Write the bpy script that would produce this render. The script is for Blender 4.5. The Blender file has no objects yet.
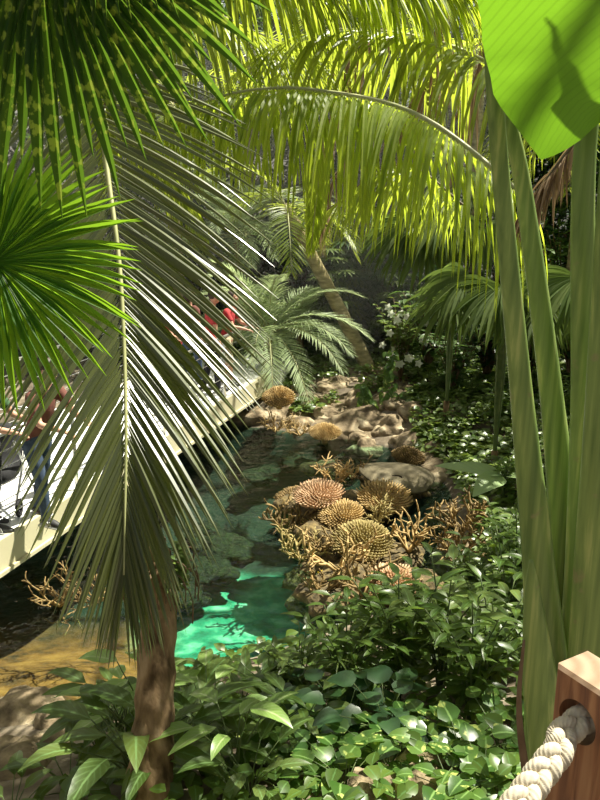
import bpy, math, random
import numpy as np
from mathutils import Vector, Matrix, noise
R = math.radians
rng = np.random.default_rng(7)
random.seed(7)
scene = bpy.context.scene
COL = scene.collection

# ------------------------------------------------------------------ camera
CAMZ, PITCH, F = 4.1, R(15), 785.0
cam = bpy.data.cameras.new('camera'); cam.sensor_fit = 'VERTICAL'; cam.sensor_height = 36; cam.lens = 36*F/800
cam.clip_start = 0.05; cam.clip_end = 200
co = bpy.data.objects.new('camera', cam); COL.objects.link(co)
co.location = (0, 0, CAMZ); co.rotation_euler = (math.pi/2-PITCH, 0, 0); scene.camera = co
CP, SP = math.cos(PITCH), math.sin(PITCH)

def ray(px, py):
    u = (px-300)/F; v = (400-py)/F
    return np.array([u, CP+v*SP, -SP+v*CP])
def at(px, py, Y):
    d = ray(px, py); return np.array([0, 0, CAMZ])+d*(Y/d[1])
def onz(px, py, z=0.0):
    d = ray(px, py); return np.array([0, 0, CAMZ])+d*((z-CAMZ)/d[2])

# ------------------------------------------------------------------ terrain
SHORE = [onz(*p)[:2] for p in [(0,708),(60,703),(110,694),(160,684),(215,664),(270,652),(330,628),(380,606),(440,600),(458,570),
         (460,530),(446,490),(428,466),(402,452),(345,438),(300,434),(240,426),(200,415)]]
SHORE = np.array(SHORE+[np.array([-3.6,14.2]), np.array([-6,13.5]), np.array([-8,11]), np.array([-8,7]), np.array([-5,5.6])])
def sdf(P):
    P = np.asarray(P, float); d = np.full(len(P), 1e9); ins = np.zeros(len(P), bool)
    M = len(SHORE)
    for i in range(M):
        a = SHORE[i]; b = SHORE[(i+1) % M]; e = b-a; w = P-a
        t = np.clip((w@e)/(e@e), 0, 1); q = w-t[:, None]*e
        d = np.minimum(d, np.hypot(q[:, 0], q[:, 1]))
        c1 = (a[1] > P[:, 1]) != (b[1] > P[:, 1])
        xx = (b[0]-a[0])*(P[:, 1]-a[1])/(b[1]-a[1]+1e-12)+a[0]
        ins ^= c1 & (P[:, 0] < xx)
    return np.where(ins, -d, d)
def sm(a, b, x):
    t = np.clip((x-a)/(b-a), 0, 1); return t*t*(3-2*t)
def wav(x, y):
    return (np.sin(x*1.9+.7*y)+np.sin(y*2.3-1.1*x+1)+.6*np.sin(3.9*x+2.7*y+2)+.5*np.sin(5.3*y-4.1*x))/3.1
def terr(x, y):
    x = np.atleast_1d(np.asarray(x, float)); y = np.atleast_1d(np.asarray(y, float))
    s = sdf(np.stack([x, y], 1))
    nearw = 1-sm(5.5, 8.5, y); rightw = sm(0.5, 2.2, x)*sm(5, 8, y)*(1-sm(12, 16, y))
    slope = .26+.30*nearw+.22*rightw
    cap = 1.15+1.5*nearw+.9*rightw
    up = cap*(1-np.exp(-np.maximum(s, 0)*slope/cap))
    up = up+np.minimum(np.maximum(s, 0), 1)*.09*wav(x, y)
    path = 1-sm(1.0, 2.2, y)
    up = up*(1-path)+2.42*path
    deep = 1.15-.45*(1-sm(-2.4, -1.2, x))*(1-sm(6.6, 8.4, y))
    dn = -deep*(1-np.exp(-np.maximum(-s, 0)*1.3))
    return np.where(s > 0, up, dn+.03*wav(x*2, y*2)*np.minimum(np.maximum(-s,0),1))
def gp(px, py, tmax=60):
    d = ray(px, py); ts = np.linspace(1.5, tmax, 3000)
    P = np.array([0, 0, CAMZ])+ts[:, None]*d
    h = np.maximum(terr(P[:, 0], P[:, 1]), -2)
    k = np.argmax(P[:, 2] < h)
    return P[k] if P[k, 2] < h[k] else P[-1]

# ------------------------------------------------------------------ materials
def nmat(name):
    m = bpy.data.materials.new(name); m.use_nodes = True
    nt = m.node_tree; nt.nodes.clear(); out = nt.nodes.new('ShaderNodeOutputMaterial')
    return m, nt, out
def N(nt, t, **kw):
    n = nt.nodes.new(t)
    for k, v in kw.items():
        if k in n.inputs.keys(): n.inputs[k].default_value = v
        else: setattr(n, k, v)
    return n
def c4(c): return (c[0], c[1], c[2], 1)
def ramp(nt, fac, stops):
    r = nt.nodes.new('ShaderNodeValToRGB'); e = r.color_ramp.elements
    while len(e) < len(stops): e.new(.5)
    for i, (p, c) in enumerate(stops): e[i].position = p; e[i].color = c4(c)
    nt.links.new(fac, r.inputs[0]); return r.outputs[0]
def mix(nt, f, a, b, mode='MIX'):
    m = nt.nodes.new('ShaderNodeMix'); m.data_type = 'RGBA'; m.blend_type = mode
    for s, v in ((0, f), (6, a), (7, b)):
        if hasattr(v, 'is_output'): nt.links.new(v, m.inputs[s])
        else: m.inputs[s].default_value = v if s == 0 else c4(v)
    return m.outputs[2]
def leafmat(name, a, b, tl, tamt=.4, rough=.42, spec=.5, var=None, vein=None, veins=0):
    m, nt, out = nmat(name); L = nt.links.new
    geo = N(nt, 'ShaderNodeNewGeometry'); oi = N(nt, 'ShaderNodeObjectInfo')
    col = mix(nt, geo.outputs['Random Per Island'], a, b)
    uv = N(nt, 'ShaderNodeUVMap'); uv.uv_map = 'UVMap'
    sep = N(nt, 'ShaderNodeSeparateXYZ'); L(uv.outputs[0], sep.inputs[0])
    tcol = mix(nt, .0, tl, tl)
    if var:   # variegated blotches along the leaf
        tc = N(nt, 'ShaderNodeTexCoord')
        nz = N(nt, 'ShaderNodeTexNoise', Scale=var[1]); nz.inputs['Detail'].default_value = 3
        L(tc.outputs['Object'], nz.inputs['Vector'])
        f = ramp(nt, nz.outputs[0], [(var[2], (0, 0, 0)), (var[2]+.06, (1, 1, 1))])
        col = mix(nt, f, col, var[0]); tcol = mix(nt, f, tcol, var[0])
    if vein:  # pale midrib
        s1 = N(nt, 'ShaderNodeMath', operation='SUBTRACT'); L(sep.outputs[0], s1.inputs[0]); s1.inputs[1].default_value = .5
        s2 = N(nt, 'ShaderNodeMath', operation='ABSOLUTE'); L(s1.outputs[0], s2.inputs[0])
        f = ramp(nt, s2.outputs[0], [(0.02, (1, 1, 1)), (.07, (0, 0, 0))])
        col = mix(nt, f, col, vein)
        if veins:
            # side veins running off the midrib
            a1 = N(nt, 'ShaderNodeMath', operation='MULTIPLY_ADD'); L(s2.outputs[0], a1.inputs[0]); a1.inputs[1].default_value = -.55; L(sep.outputs[1], a1.inputs[2])
            a2 = N(nt, 'ShaderNodeMath', operation='MULTIPLY'); L(a1.outputs[0], a2.inputs[0]); a2.inputs[1].default_value = veins*6.283
            a3 = N(nt, 'ShaderNodeMath', operation='SINE'); L(a2.outputs[0], a3.inputs[0])
            f2 = ramp(nt, a3.outputs[0], [(.55, (0, 0, 0)), (1, (.38, .38, .38))])
            col = mix(nt, f2, col, vein); tcol = mix(nt, f2, tcol, tuple(.6*q for q in tl))
    p = N(nt, 'ShaderNodeBsdfPrincipled', Roughness=rough); p.inputs['Specular IOR Level'].default_value = spec
    L(col, p.inputs['Base Color'])
    t = N(nt, 'ShaderNodeBsdfTranslucent'); L(tcol, t.inputs[0])
    mx = N(nt, 'ShaderNodeMixShader'); mx.inputs[0].default_value = tamt
    L(p.outputs[0], mx.inputs[1]); L(t.outputs[0], mx.inputs[2]); L(mx.outputs[0], out.inputs[0])
    return m
def solid(name, a, b=None, rough=.7, scale=8, bump=.0, spec=.4, metal=0, stretch=(1, 1, 1), detail=6, c=None):
    m, nt, out = nmat(name); L = nt.links.new
    tc = N(nt, 'ShaderNodeTexCoord'); mp = N(nt, 'ShaderNodeMapping'); mp.inputs['Scale'].default_value = stretch
    L(tc.outputs['Object'], mp.inputs[0])
    nz = N(nt, 'ShaderNodeTexNoise', Scale=scale); nz.inputs['Detail'].default_value = detail; L(mp.outputs[0], nz.inputs['Vector'])
    st = [(.35, a), (.65, b or a)]
    if c: st = [(.32, a), (.52, b), (.68, c)]
    col = ramp(nt, nz.outputs[0], st)
    p = N(nt, 'ShaderNodeBsdfPrincipled', Roughness=rough, Metallic=metal); p.inputs['Specular IOR Level'].default_value = spec
    L(col, p.inputs['Base Color'])
    if bump:
        bp = N(nt, 'ShaderNodeBump', Strength=1, Distance=bump); L(nz.outputs[0], bp.inputs['Height']); L(bp.outputs[0], p.inputs['Normal'])
    L(p.outputs[0], out.inputs[0]); return m

M = {}
M['coco'] = leafmat('coconut_leaflet', (.05, .062, .018), (.10, .115, .032), (.30, .36, .04), .25, .33, 1.0)
M['arch'] = leafmat('arching_leaflet', (.10, .13, .03), (.17, .20, .05), (.60, .74, .05), .56, .42, .4)
M['topf'] = leafmat('overhead_leaflet', (.07, .10, .025), (.13, .17, .04), (.52, .62, .06), .5, .4, .45)
M['fan'] = leafmat('fan_palm_blade', (.03, .09, .015), (.05, .14, .02), (.34, .60, .03), .48, .42, .35)
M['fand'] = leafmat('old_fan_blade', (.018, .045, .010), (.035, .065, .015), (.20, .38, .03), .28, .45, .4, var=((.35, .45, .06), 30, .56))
M['fanb'] = leafmat('far_fan_blade', (.07, .11, .035), (.12, .16, .05), (.22, .32, .06), .35, .5, .3)
M['pale'] = leafmat('silvery_haze_leaflet', (.30, .38, .21), (.44, .52, .31), (.50, .60, .30), .45, .5, .4)  # grey-green leaflets, lightened in colour to stand in for haze
M['dead'] = leafmat('dry_leaflet', (.20, .13, .07), (.34, .24, .14), (.4, .28, .14), .3, .7, .2)
M['banana'] = leafmat('banana_blade', (.05, .13, .015), (.05, .13, .015), (.20, .42, .018), .6, .42, .35, vein=(.08, .18, .02), veins=44)
M['broad'] = leafmat('broad_leaf', (.040, .080, .014), (.095, .150, .026), (.24, .36, .03), .32, .34, .35, vein=(.10, .20, .06))
M['glossy'] = leafmat('glossy_leaf', (.04, .075, .014), (.125, .165, .04), (.26, .37, .035), .3, .36, .35, vein=(.14, .24, .08), veins=7)
M['dark'] = leafmat('dark_leaf', (.02, .055, .02), (.04, .09, .03), (.08, .20, .04), .25, .35, .5)
M['stripe'] = leafmat('striped_leaf', (.16, .28, .06), (.26, .38, .10), (.38, .58, .10), .35, .38, .5, vein=(.42, .50, .24), veins=9)
M['pothos'] = leafmat('pothos_leaf', (.03, .085, .015), (.10, .18, .035), (.26, .42, .05), .35, .3, .5, var=((.50, .58, .16), 16, .6), vein=(.2, .34, .1))
M['ivy'] = leafmat('ivy_leaf', (.05, .10, .02), (.16, .22, .05), (.27, .37, .05), .3, .35, .5)
M['white'] = leafmat('white_petal', (.7, .72, .62), (.8, .8, .72), (.8, .85, .7), .35, .5, .3)
M['jungle'] = leafmat('jungle_leaf', (.035, .075, .02), (.09, .15, .04), (.16, .30, .05), .3, .4, .5)
M['taro'] = leafmat('pale_big_leaf', (.30, .42, .18), (.34, .46, .20), (.50, .70, .25), .35, .45, .4, vein=(.3, .42, .2), veins=8)
M['rachis'] = solid('rachis', (.28, .30, .12), (.42, .42, .20), .45, 6)
M['rachisd'] = solid('rachis_dark', (.09, .07, .03), (.16, .12, .05), .55, 10)
M['stem'] = solid('stem', (.06, .10, .03), (.12, .16, .05), .5, 10)
M['twig'] = solid('twig', (.10, .06, .03), (.18, .12, .07), .8, 12)
M['bark'] = solid('fibrous_bark', (.07, .045, .022), (.24, .16, .085), .9, 9, .02, .2, stretch=(1.5, 1.5, .5), c=(.38, .27, .16))
M['barkl'] = solid('pale_bark', (.16, .13, .06), (.36, .30, .16), .8, 5, .02, .2, stretch=(1, 1, 3))
M['rock'] = solid('rock', (.08, .06, .035), (.26, .20, .125), .9, 2.2, .06, .2, c=(.48, .40, .27), detail=10)
M['rockd'] = solid('reef_rock', (.035, .028, .014), (.11, .08, .035), .8, 5, .05, .3, c=(.22, .16, .06), detail=10)
M['reefg'] = solid('algae_rock', (.003, .006, .002), (.010, .015, .004), .8, 6, .05, .3, c=(.03, .04, .008), detail=10)
M['coral_p'] = solid('coral_pink', (.34, .19, .09), (.60, .42, .26), .7, 12, .004)
M['coral_t'] = solid('coral_tan', (.26, .17, .06), (.54, .38, .16), .7, 12, .004)
M['coral_o'] = solid('coral_olive', (.20, .15, .05), (.40, .32, .12), .7, 12, .004)
M['coral_b'] = solid('coral_brown', (.10, .065, .022), (.30, .20, .07), .7, 12, .004)
M['coral_g'] = solid('coral_grey', (.08, .065, .035), (.17, .14, .08), .8, 6, .01)
M['cream'] = solid('cream_paint', (.50, .46, .30), (.56, .52, .35), .5, 2)
M['deck'] = solid('white_deck', (.74, .74, .72), (.82, .82, .80), .6, 3)
M['steel'] = solid('steel', (.55, .55, .54), (.65, .65, .64), .3, 5, metal=.9)
M['frame'] = solid('glasshouse_metal', (.35, .37, .38), (.45, .47, .48), .5, 3)
M['skin'] = solid('skin', (.50, .28, .19), (.56, .33, .23), .5, 8)
M['hair'] = solid('hair', (.03, .02, .012), (.05, .03, .02), .6, 20)
M['jeans'] = solid('denim', (.03, .05, .09), (.06, .09, .15), .85, 20)
M['black'] = solid('black_cloth', (.012, .012, .014), (.02, .02, .022), .85, 20)
M['red'] = solid('red_cloth', (.38, .03, .04), (.45, .05, .05), .85, 20)
M['maroon'] = solid('brown_cloth', (.14, .05, .04), (.18, .07, .05), .85, 20)
M['beigec'] = solid('beige_cloth', (.48, .40, .26), (.54, .46, .3), .85, 20)
M['greenc'] = solid('green_cloth', (.04, .09, .04), (.05, .12, .05), .85, 20)
M['shoe'] = solid('shoe_leather', (.03, .03, .03), (.05, .05, .05), .5, 20)
M['shoew'] = solid('shoe_white', (.75, .75, .72), None, .5, 20)
M['rope'] = solid('cotton_rope', (.44, .38, .28), (.56, .50, .39), .9, 90, .001, .2)

def petmat():
    m, nt, out = nmat('green_petiole'); L = nt.links.new
    tc = N(nt, 'ShaderNodeTexCoord'); mp = N(nt, 'ShaderNodeMapping'); mp.inputs['Scale'].default_value = (26, 26, .5); L(tc.outputs['Object'], mp.inputs[0])
    nz = N(nt, 'ShaderNodeTexNoise', Scale=2.0); nz.inputs['Detail'].default_value = 5; L(mp.outputs[0], nz.inputs['Vector'])
    nz2 = N(nt, 'ShaderNodeTexNoise', Scale=14.0); nz2.inputs['Detail'].default_value = 5; L(tc.outputs['Object'], nz2.inputs['Vector'])
    col = ramp(nt, nz.outputs[0], [(.3, (.10, .17, .035)), (.55, (.20, .29, .07)), (.7, (.36, .42, .13))])
    f = ramp(nt, nz2.outputs[0], [(.66, (0, 0, 0)), (.72, (.6, .6, .6))])
    col = mix(nt, f, col, (.25, .22, .1))
    uv = N(nt, 'ShaderNodeUVMap'); uv.uv_map = 'UVMap'; sep = N(nt, 'ShaderNodeSeparateXYZ'); L(uv.outputs[0], sep.inputs[0])
    f2 = ramp(nt, sep.outputs[0], [(.0, (0, 0, 0)), (.955, (0, 0, 0)), (.975, (1, 1, 1)), (1, (1, 1, 1))])
    col = mix(nt, f2, col, (.20, .10, .04))
    p = N(nt, 'ShaderNodeBsdfPrincipled', Roughness=.42); L(col, p.inputs['Base Color']); L(p.outputs[0], out.inputs[0]); return m
M['petiole'] = petmat()

def groundmat():
    m, nt, out = nmat('soil_and_pond_floor'); L = nt.links.new
    geo = N(nt, 'ShaderNodeNewGeometry'); sep = N(nt, 'ShaderNodeSeparateXYZ'); L(geo.outputs['Position'], sep.inputs[0])
    nz = N(nt, 'ShaderNodeTexNoise', Scale=4.0); nz.inputs['Detail'].default_value = 10; L(geo.outputs['Position'], nz.inputs['Vector'])
    nz2 = N(nt, 'ShaderNodeTexNoise', Scale=1.6); nz2.inputs['Detail'].default_value = 6; L(geo.outputs['Position'], nz2.inputs['Vector'])
    soil = ramp(nt, nz.outputs[0], [(.3, (.05, .035, .02)), (.5, (.13, .10, .065)), (.7, (.30, .25, .18))])
    nz3 = N(nt, 'ShaderNodeTexNoise', Scale=2.6); nz3.inputs['Detail'].default_value = 10; nz3.inputs['Roughness'].default_value = .65; L(geo.outputs['Position'], nz3.inputs['Vector'])
    sand = ramp(nt, nz3.outputs[0], [(.36, (.05, .018, .004)), (.5, (.22, .075, .012)), (.66, (.38, .15, .035))])
    teal = ramp(nt, nz.outputs[0], [(.3, (.005, .12, .07)), (.5, (.025, .30, .18)), (.68, (.24, .60, .42))])  # bright stops also paint sun dapple and caustics onto the teal floor
    dark = ramp(nt, nz2.outputs[0], [(.3, (.004, .010, .007)), (.7, (.012, .03, .018))])
    # teal basin: an ellipse of painted pool floor
    def ell(cx, cy, rx, ry, lo=.85, hi=1.15):
        mp = N(nt, 'ShaderNodeMapping'); mp.vector_type = 'TEXTURE'; mp.inputs['Location'].default_value = (cx, cy, 0); mp.inputs['Scale'].default_value = (rx, ry, 1000)
        L(geo.outputs['Position'], mp.inputs[0])
        ad = N(nt, 'ShaderNodeVectorMath', operation='MULTIPLY_ADD'); L(nz2.outputs['Color'], ad.inputs[0]); ad.inputs[1].default_value = (.5, .5, 0); 
        L(mp.outputs[0], ad.inputs[2])
        ln = N(nt, 'ShaderNodeVectorMath', operation='LENGTH'); L(ad.outputs[0], ln.inputs[0])
        return ramp(nt, ln.outputs['Value'], [(lo, (1, 1, 1)), (min(hi, 1), (0, 0, 0))])
    e1 = ell(-.45, 8.5, 1.4, 2.3, .85, 1)
    bot = mix(nt, e1, dark, teal)
    # left bay: brown sand
    mr = N(nt, 'ShaderNodeMapRange'); L(sep.outputs[0], mr.inputs[0]); mr.inputs[1].default_value = -1.35; mr.inputs[2].default_value = -1.75
    my = N(nt, 'ShaderNodeMapRange'); L(sep.outputs[1], my.inputs[0]); my.inputs[1].default_value = 9.0; my.inputs[2].default_value = 7.9
    mm = N(nt, 'ShaderNodeMath', operation='MULTIPLY'); L(mr.outputs[0], mm.inputs[0]); L(my.outputs[0], mm.inputs[1])
    bot = mix(nt, mm.outputs[0], bot, sand)
    mz = N(nt, 'ShaderNodeMapRange'); L(sep.outputs[2], mz.inputs[0]); mz.inputs[1].default_value = -.05; mz.inputs[2].default_value = .03
    col = mix(nt, mz.outputs[0], bot, soil)
    p = N(nt, 'ShaderNodeBsdfPrincipled', Roughness=.9); L(col, p.inputs['Base Color'])
    bp = N(nt, 'ShaderNodeBump', Strength=1, Distance=.05); L(nz.outputs[0], bp.inputs['Height']); L(bp.outputs[0], p.inputs['Normal'])
    L(p.outputs[0], out.inputs[0]); return m
M['ground'] = groundmat()
def watermat():
    m, nt, out = nmat('pond_water'); L = nt.links.new
    tc = N(nt, 'ShaderNodeTexCoord')
    nz = N(nt, 'ShaderNodeTexNoise', Scale=5.0); nz.inputs['Detail'].default_value = 3; L(tc.outputs['Object'], nz.inputs['Vector'])
    bp = N(nt, 'ShaderNodeBump', Strength=.9, Distance=.05); L(nz.outputs[0], bp.inputs['Height'])
    fr = N(nt, 'ShaderNodeFresnel', IOR=1.33); L(bp.outputs[0], fr.inputs['Normal'])
    tr = N(nt, 'ShaderNodeBsdfTransparent'); tr.inputs[0].default_value = (.66, .84, .74, 1)
    gl = N(nt, 'ShaderNodeBsdfGlossy', Roughness=.03); L(bp.outputs[0], gl.inputs['Normal'])
    mx = N(nt, 'ShaderNodeMixShader'); L(fr.outputs[0], mx.inputs[0]); L(tr.outputs[0], mx.inputs[1]); L(gl.outputs[0], mx.inputs[2])
    L(mx.outputs[0], out.inputs[0]); return m
M['water'] = watermat()
def glassmat():
    m, nt, out = nmat('glasshouse_glass'); L = nt.links.new
    fr = N(nt, 'ShaderNodeFresnel', IOR=1.2)
    tr = N(nt, 'ShaderNodeBsdfTransparent'); tr.inputs[0].default_value = (.95, .97, .98, 1)
    gl = N(nt, 'ShaderNodeBsdfGlossy', Roughness=.1)
    mx = N(nt, 'ShaderNodeMixShader'); L(fr.outputs[0], mx.inputs[0]); L(tr.outputs[0], mx.inputs[1]); L(gl.outputs[0], mx.inputs[2])
    L(mx.outputs[0], out.inputs[0]); return m
M['glass'] = glassmat()
def woodmat():
    m, nt, out = nmat('post_wood'); L = nt.links.new
    tc = N(nt, 'ShaderNodeTexCoord'); mp = N(nt, 'ShaderNodeMapping'); mp.inputs['Scale'].default_value = (14, 14, 1.2); L(tc.outputs['Object'], mp.inputs[0])
    nz = N(nt, 'ShaderNodeTexNoise', Scale=4.0); nz.inputs['Detail'].default_value = 8; nz.inputs['Distortion'].default_value = .6; L(mp.outputs[0], nz.inputs['Vector'])
    col = ramp(nt, nz.outputs[0], [(.3, (.12, .04, .018)), (.5, (.27, .11, .045)), (.7, (.38, .19, .09))])
    geo = N(nt, 'ShaderNodeNewGeometry'); sp = N(nt, 'ShaderNodeSeparateXYZ'); L(geo.outputs['Normal'], sp.inputs[0])
    # weathered, greyed end grain on the top cut
    wv = N(nt, 'ShaderNodeTexWave', Scale=9.0, Distortion=3.0); wv.wave_type = 'RINGS'; wv.rings_direction = 'Z'; L(tc.outputs['Object'], wv.inputs[0])
    eg = ramp(nt, wv.outputs[0], [(0, (.22, .14, .08)), (1, (.32, .22, .14))])
    f = N(nt, 'ShaderNodeMapRange'); L(sp.outputs[2], f.inputs[0]); f.inputs[1].default_value = .3; f.inputs[2].default_value = .8
    col = mix(nt, f.outputs[0], col, eg)
    p = N(nt, 'ShaderNodeBsdfPrincipled', Roughness=.65); L(col, p.inputs['Base Color'])
    bp = N(nt, 'ShaderNodeBump', Strength=.6, Distance=.002); L(nz.outputs[0], bp.inputs['Height']); L(bp.outputs[0], p.inputs['Normal'])
    L(p.outputs[0], out.inputs[0]); return m
M['wood'] = woodmat()

# ------------------------------------------------------------------ mesh helpers
def nrm(a): return a/np.maximum(np.linalg.norm(a, axis=-1, keepdims=True), 1e-9)
class MB:
    def __init__(s): s.v = []; s.f = []; s.uv = []; s.n = 0
    def add(s, v, f, uv=None):
        v = np.asarray(v, float).reshape(-1, 3); f = np.asarray(f, int).reshape(-1, 4)
        s.v.append(v); s.f.append(f+s.n); s.n += len(v)
        s.uv.append(np.zeros((len(v), 2)) if uv is None else np.asarray(uv, float).reshape(-1, 2)); return s
    def build(s, name, mat, parent=None, smooth=True, origin=None):
        v = np.concatenate(s.v); f = np.concatenate(s.f); uv = np.concatenate(s.uv)
        if origin is not None: v = v-np.asarray(origin)
        me = bpy.data.meshes.new(name)
        me.vertices.add(len(v)); me.vertices.foreach_set('co', v.ravel())
        tri = f[:, 3] < 0
        # -1 in 4th marks a triangle
        fl = f.copy(); sizes = np.where(tri, 3, 4)
        loops = fl.ravel()[~np.stack([np.zeros(len(f), bool)]*3+[tri], 1).ravel()]
        me.loops.add(len(loops)); me.loops.foreach_set('vertex_index', loops)
        starts = np.concatenate([[0], np.cumsum(sizes)[:-1]])
        me.polygons.add(len(f)); me.polygons.foreach_set('loop_start', starts); 
        me.polygons.foreach_set('use_smooth', np.full(len(f), smooth))
        me.update(calc_edges=True); me.validate()
        ul = me.uv_layers.new(name='UVMap'); ul.data.foreach_set('uv', uv[loops].ravel())
        me.materials.append(mat)
        o = bpy.data.objects.new(name, me); COL.objects.link(o)
        if parent: o.parent = parent
        if origin is not None: o.location = tuple(origin)
        return o

SH = {
 'strap': lambda t: np.minimum(1, (t/.12)**.6)*np.maximum(0, 1-t**2.2)**.8,
 'lance': lambda t: np.sin(np.pi*np.clip(t, 0, 1)**.75)**.9,
 'ovate': lambda t: np.sin(np.pi*np.clip(t, 0, 1)**.62)**.8,
 'heart': lambda t: np.where(t < .02, .5, np.clip(np.sin(np.pi*np.clip(t*.93+.07, 0, 1)**.5), 0, 1)**.75),
 'fan': lambda t: np.where(t < .5, .08+.92*t/.5, np.maximum(0, 1-((t-.5)/.5)**1.5)),
}
def leaves(mb, base, d, n, L, W, shape='lance', droop=.3, fold=.15, nseg=5, flip=False, wave=0.0):
    """vectorised leaf blades; all arguments arrays of N"""
    base = np.asarray(base, float).reshape(-1, 3); K = len(base)
    d = nrm(np.broadcast_to(np.asarray(d, float), (K, 3)).copy()); n = np.broadcast_to(np.asarray(n, float), (K, 3)).copy()
    L = np.broadcast_to(L, K); W = np.broadcast_to(W, K); droop = np.broadcast_to(droop, K)
    ts = np.linspace(0, 1, nseg+1); P = base.copy(); vs = []; us = []
    ws = SH[shape](ts); ws[-1] = max(ws[-1]*0, .02)
    if shape in ('lance', 'ovate'): ws[0] = .04
    ph = rng.uniform(0, 6, K)
    for i, t in enumerate(ts):
        dd = nrm(d+np.array([0, 0, -1.])*(droop*t**1.3)[:, None])
        n = nrm(n-(n*dd).sum(1, keepdims=True)*dd)
        c = np.cross(dd, n)
        w = (W*ws[i]*.5)[:, None]
        up = n*(w*fold*2+(np.sin(ph+t*9)*wave*W)[:, None])
        vs.append(np.stack([P-c*w+up, P, P+c*w+up], 1))
        us.append(np.broadcast_to(np.array([[0, t], [.5, t], [1, t]]), (K, 3, 2)))
        P = P+dd*(L/nseg)[:, None]
    V = np.stack(vs, 1).reshape(K, -1, 3); U = np.stack(us, 1).reshape(K, -1, 2)
    fs = []
    for i in range(nseg):
        a = i*3
        fs += [[a, a+1, a+4, a+3], [a+1, a+2, a+5, a+4]]
    Fc = np.array(fs)[None]+(np.arange(K)*(nseg+1)*3)[:, None, None]
    mb.add(V, Fc, U)
def tube(mb, pts, rad, sides=6, cap=True, mod=None, flat=1.0, ref=None):
    pts = np.asarray(pts, float); K = len(pts); rad = np.broadcast_to(rad, K)
    T = nrm(np.gradient(pts, axis=0)); r0 = np.array(ref if ref is not None else ([0, 0, 1.] if abs(T[0][2]) < .9 else [1., 0, 0]), float)
    S = []; s = r0
    for i in range(K):
        s = s-(s@T[i])*T[i]; s = s/max(np.linalg.norm(s), 1e-9); S.append(s)
    S = np.array(S); B = np.cross(T, S)
    a = np.linspace(0, 2*math.pi, sides, endpoint=False)
    rr = rad[:, None]*np.ones((K, sides))
    if mod is not None: rr = rr*mod(np.arange(K)[:, None]/max(K-1, 1), a[None])
    V = pts[:, None]+rr[..., None]*(np.cos(a)[None, :, None]*S[:, None]+flat*np.sin(a)[None, :, None]*B[:, None])
    U = np.stack(np.broadcast_arrays((a/(2*math.pi))[None], np.linspace(0, 1, K)[:, None]), -1)
    i = np.arange(K-1)[:, None]*sides; j = np.arange(sides)[None]; j2 = (j+1) % sides
    Fc = np.stack([i+j, i+j2, i+sides+j2, i+sides+j], -1).reshape(-1, 4)
    V = V.reshape(-1, 3); U = U.reshape(-1, 2)
    if cap:
        V = np.concatenate([V, pts[:1]-T[:1]*rad[0]*.3, pts[-1:]+T[-1:]*rad[-1]*.3]); U = np.concatenate([U, [[.5, 0], [.5, 1]]])
        jj = np.arange(sides); k = K*sides
        c1 = np.stack([(jj+1) % sides, jj, np.full(sides, k), np.full(sides, k)], 1)
        c2 = np.stack([(K-1)*sides+jj, (K-1)*sides+(jj+1) % sides, np.full(sides, k+1), np.full(sides, k+1)], 1)
        cc = np.concatenate([c1, c2]); cc = cc.copy(); cc[:, 3] = -10**9
        Fc = np.concatenate([Fc, cc])
    mb.add(V, Fc, U)
def box(mb, c, s, rz=0, M3=None):
    c = np.array(c, float); s = np.array(s, float)/2
    v = np.array([[x, y, z] for z in (-1, 1) for y in (-1, 1) for x in (-1, 1)])*s
    if M3 is None:
        M3 = np.array([[math.cos(rz), -math.sin(rz), 0], [math.sin(rz), math.cos(rz), 0], [0, 0, 1]])
    v = v@np.asarray(M3).T+c
    mb.add(v, [[0, 2, 3, 1], [4, 5, 7, 6], [0, 1, 5, 4], [2, 6, 7, 3], [0, 4, 6, 2], [1, 3, 7, 5]])
def spline(pts, n):
    p = np.array(pts, float); K = len(p)
    q = np.vstack([2*p[0]-p[1], p, 2*p[-1]-p[-2]]); out = []
    for s in np.linspace(0, K-1-1e-6, n):
        i = int(s); t = s-i; a, b, c, d = q[i:i+4]
        out.append(.5*((2*b)+(-a+c)*t+(2*a-5*b+4*c-d)*t*t+(-a+3*b-3*c+d)*t**3))
    return np.array(out)
def tagg(o, label=None, cat=None, group=None, kind=None):
    if label: o['label'] = label
    if cat: o['category'] = cat
    if group: o['group'] = group
    if kind: o['kind'] = kind
    return o
def empty(name, loc, label, cat, group=None, rz=0):
    o = bpy.data.objects.new(name, None); COL.objects.link(o); o.location = tuple(loc); o.rotation_euler[2] = rz
    o.empty_display_size = .1
    return tagg(o, label, cat, group)
def kids(o): return [c for c in KIDS.get(o.name, [])]
KIDS = {}
def adopt(p, *cs):
    for c in cs: c.parent = p; KIDS.setdefault(p.name, []).append(c)
def dup(o, loc, rz=0, sc=1, label=None, group=None, tilt=None):
    c = o.copy(); COL.objects.link(c); c.location = tuple(loc); c.rotation_euler[2] = rz
    if tilt: c.rotation_euler[0], c.rotation_euler[1] = tilt
    c.scale = (sc, sc, sc) if np.isscalar(sc) else sc
    if label: c['label'] = label
    if group: c['group'] = group
    for k in KIDS.get(o.name, []):
        d = k.copy(); COL.objects.link(d); d.parent = c
    return c
class Proto:
    """first use moves the prototype itself, later uses copy it"""
    def __init__(s, o): s.o = o; s.used = False
    def put(s, loc, rz=0, sc=1, label=None, group=None, tilt=None):
        if s.used: return dup(s.o, loc, rz, sc, label, group, tilt)
        s.used = True; o = s.o; o.location = tuple(loc); o.rotation_euler[2] = rz; o.scale = (sc, sc, sc) if np.isscalar(sc) else sc
        if tilt: o.rotation_euler[0], o.rotation_euler[1] = tilt
        if label: o['label'] = label
        if group: o['group'] = group
        return o

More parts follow.
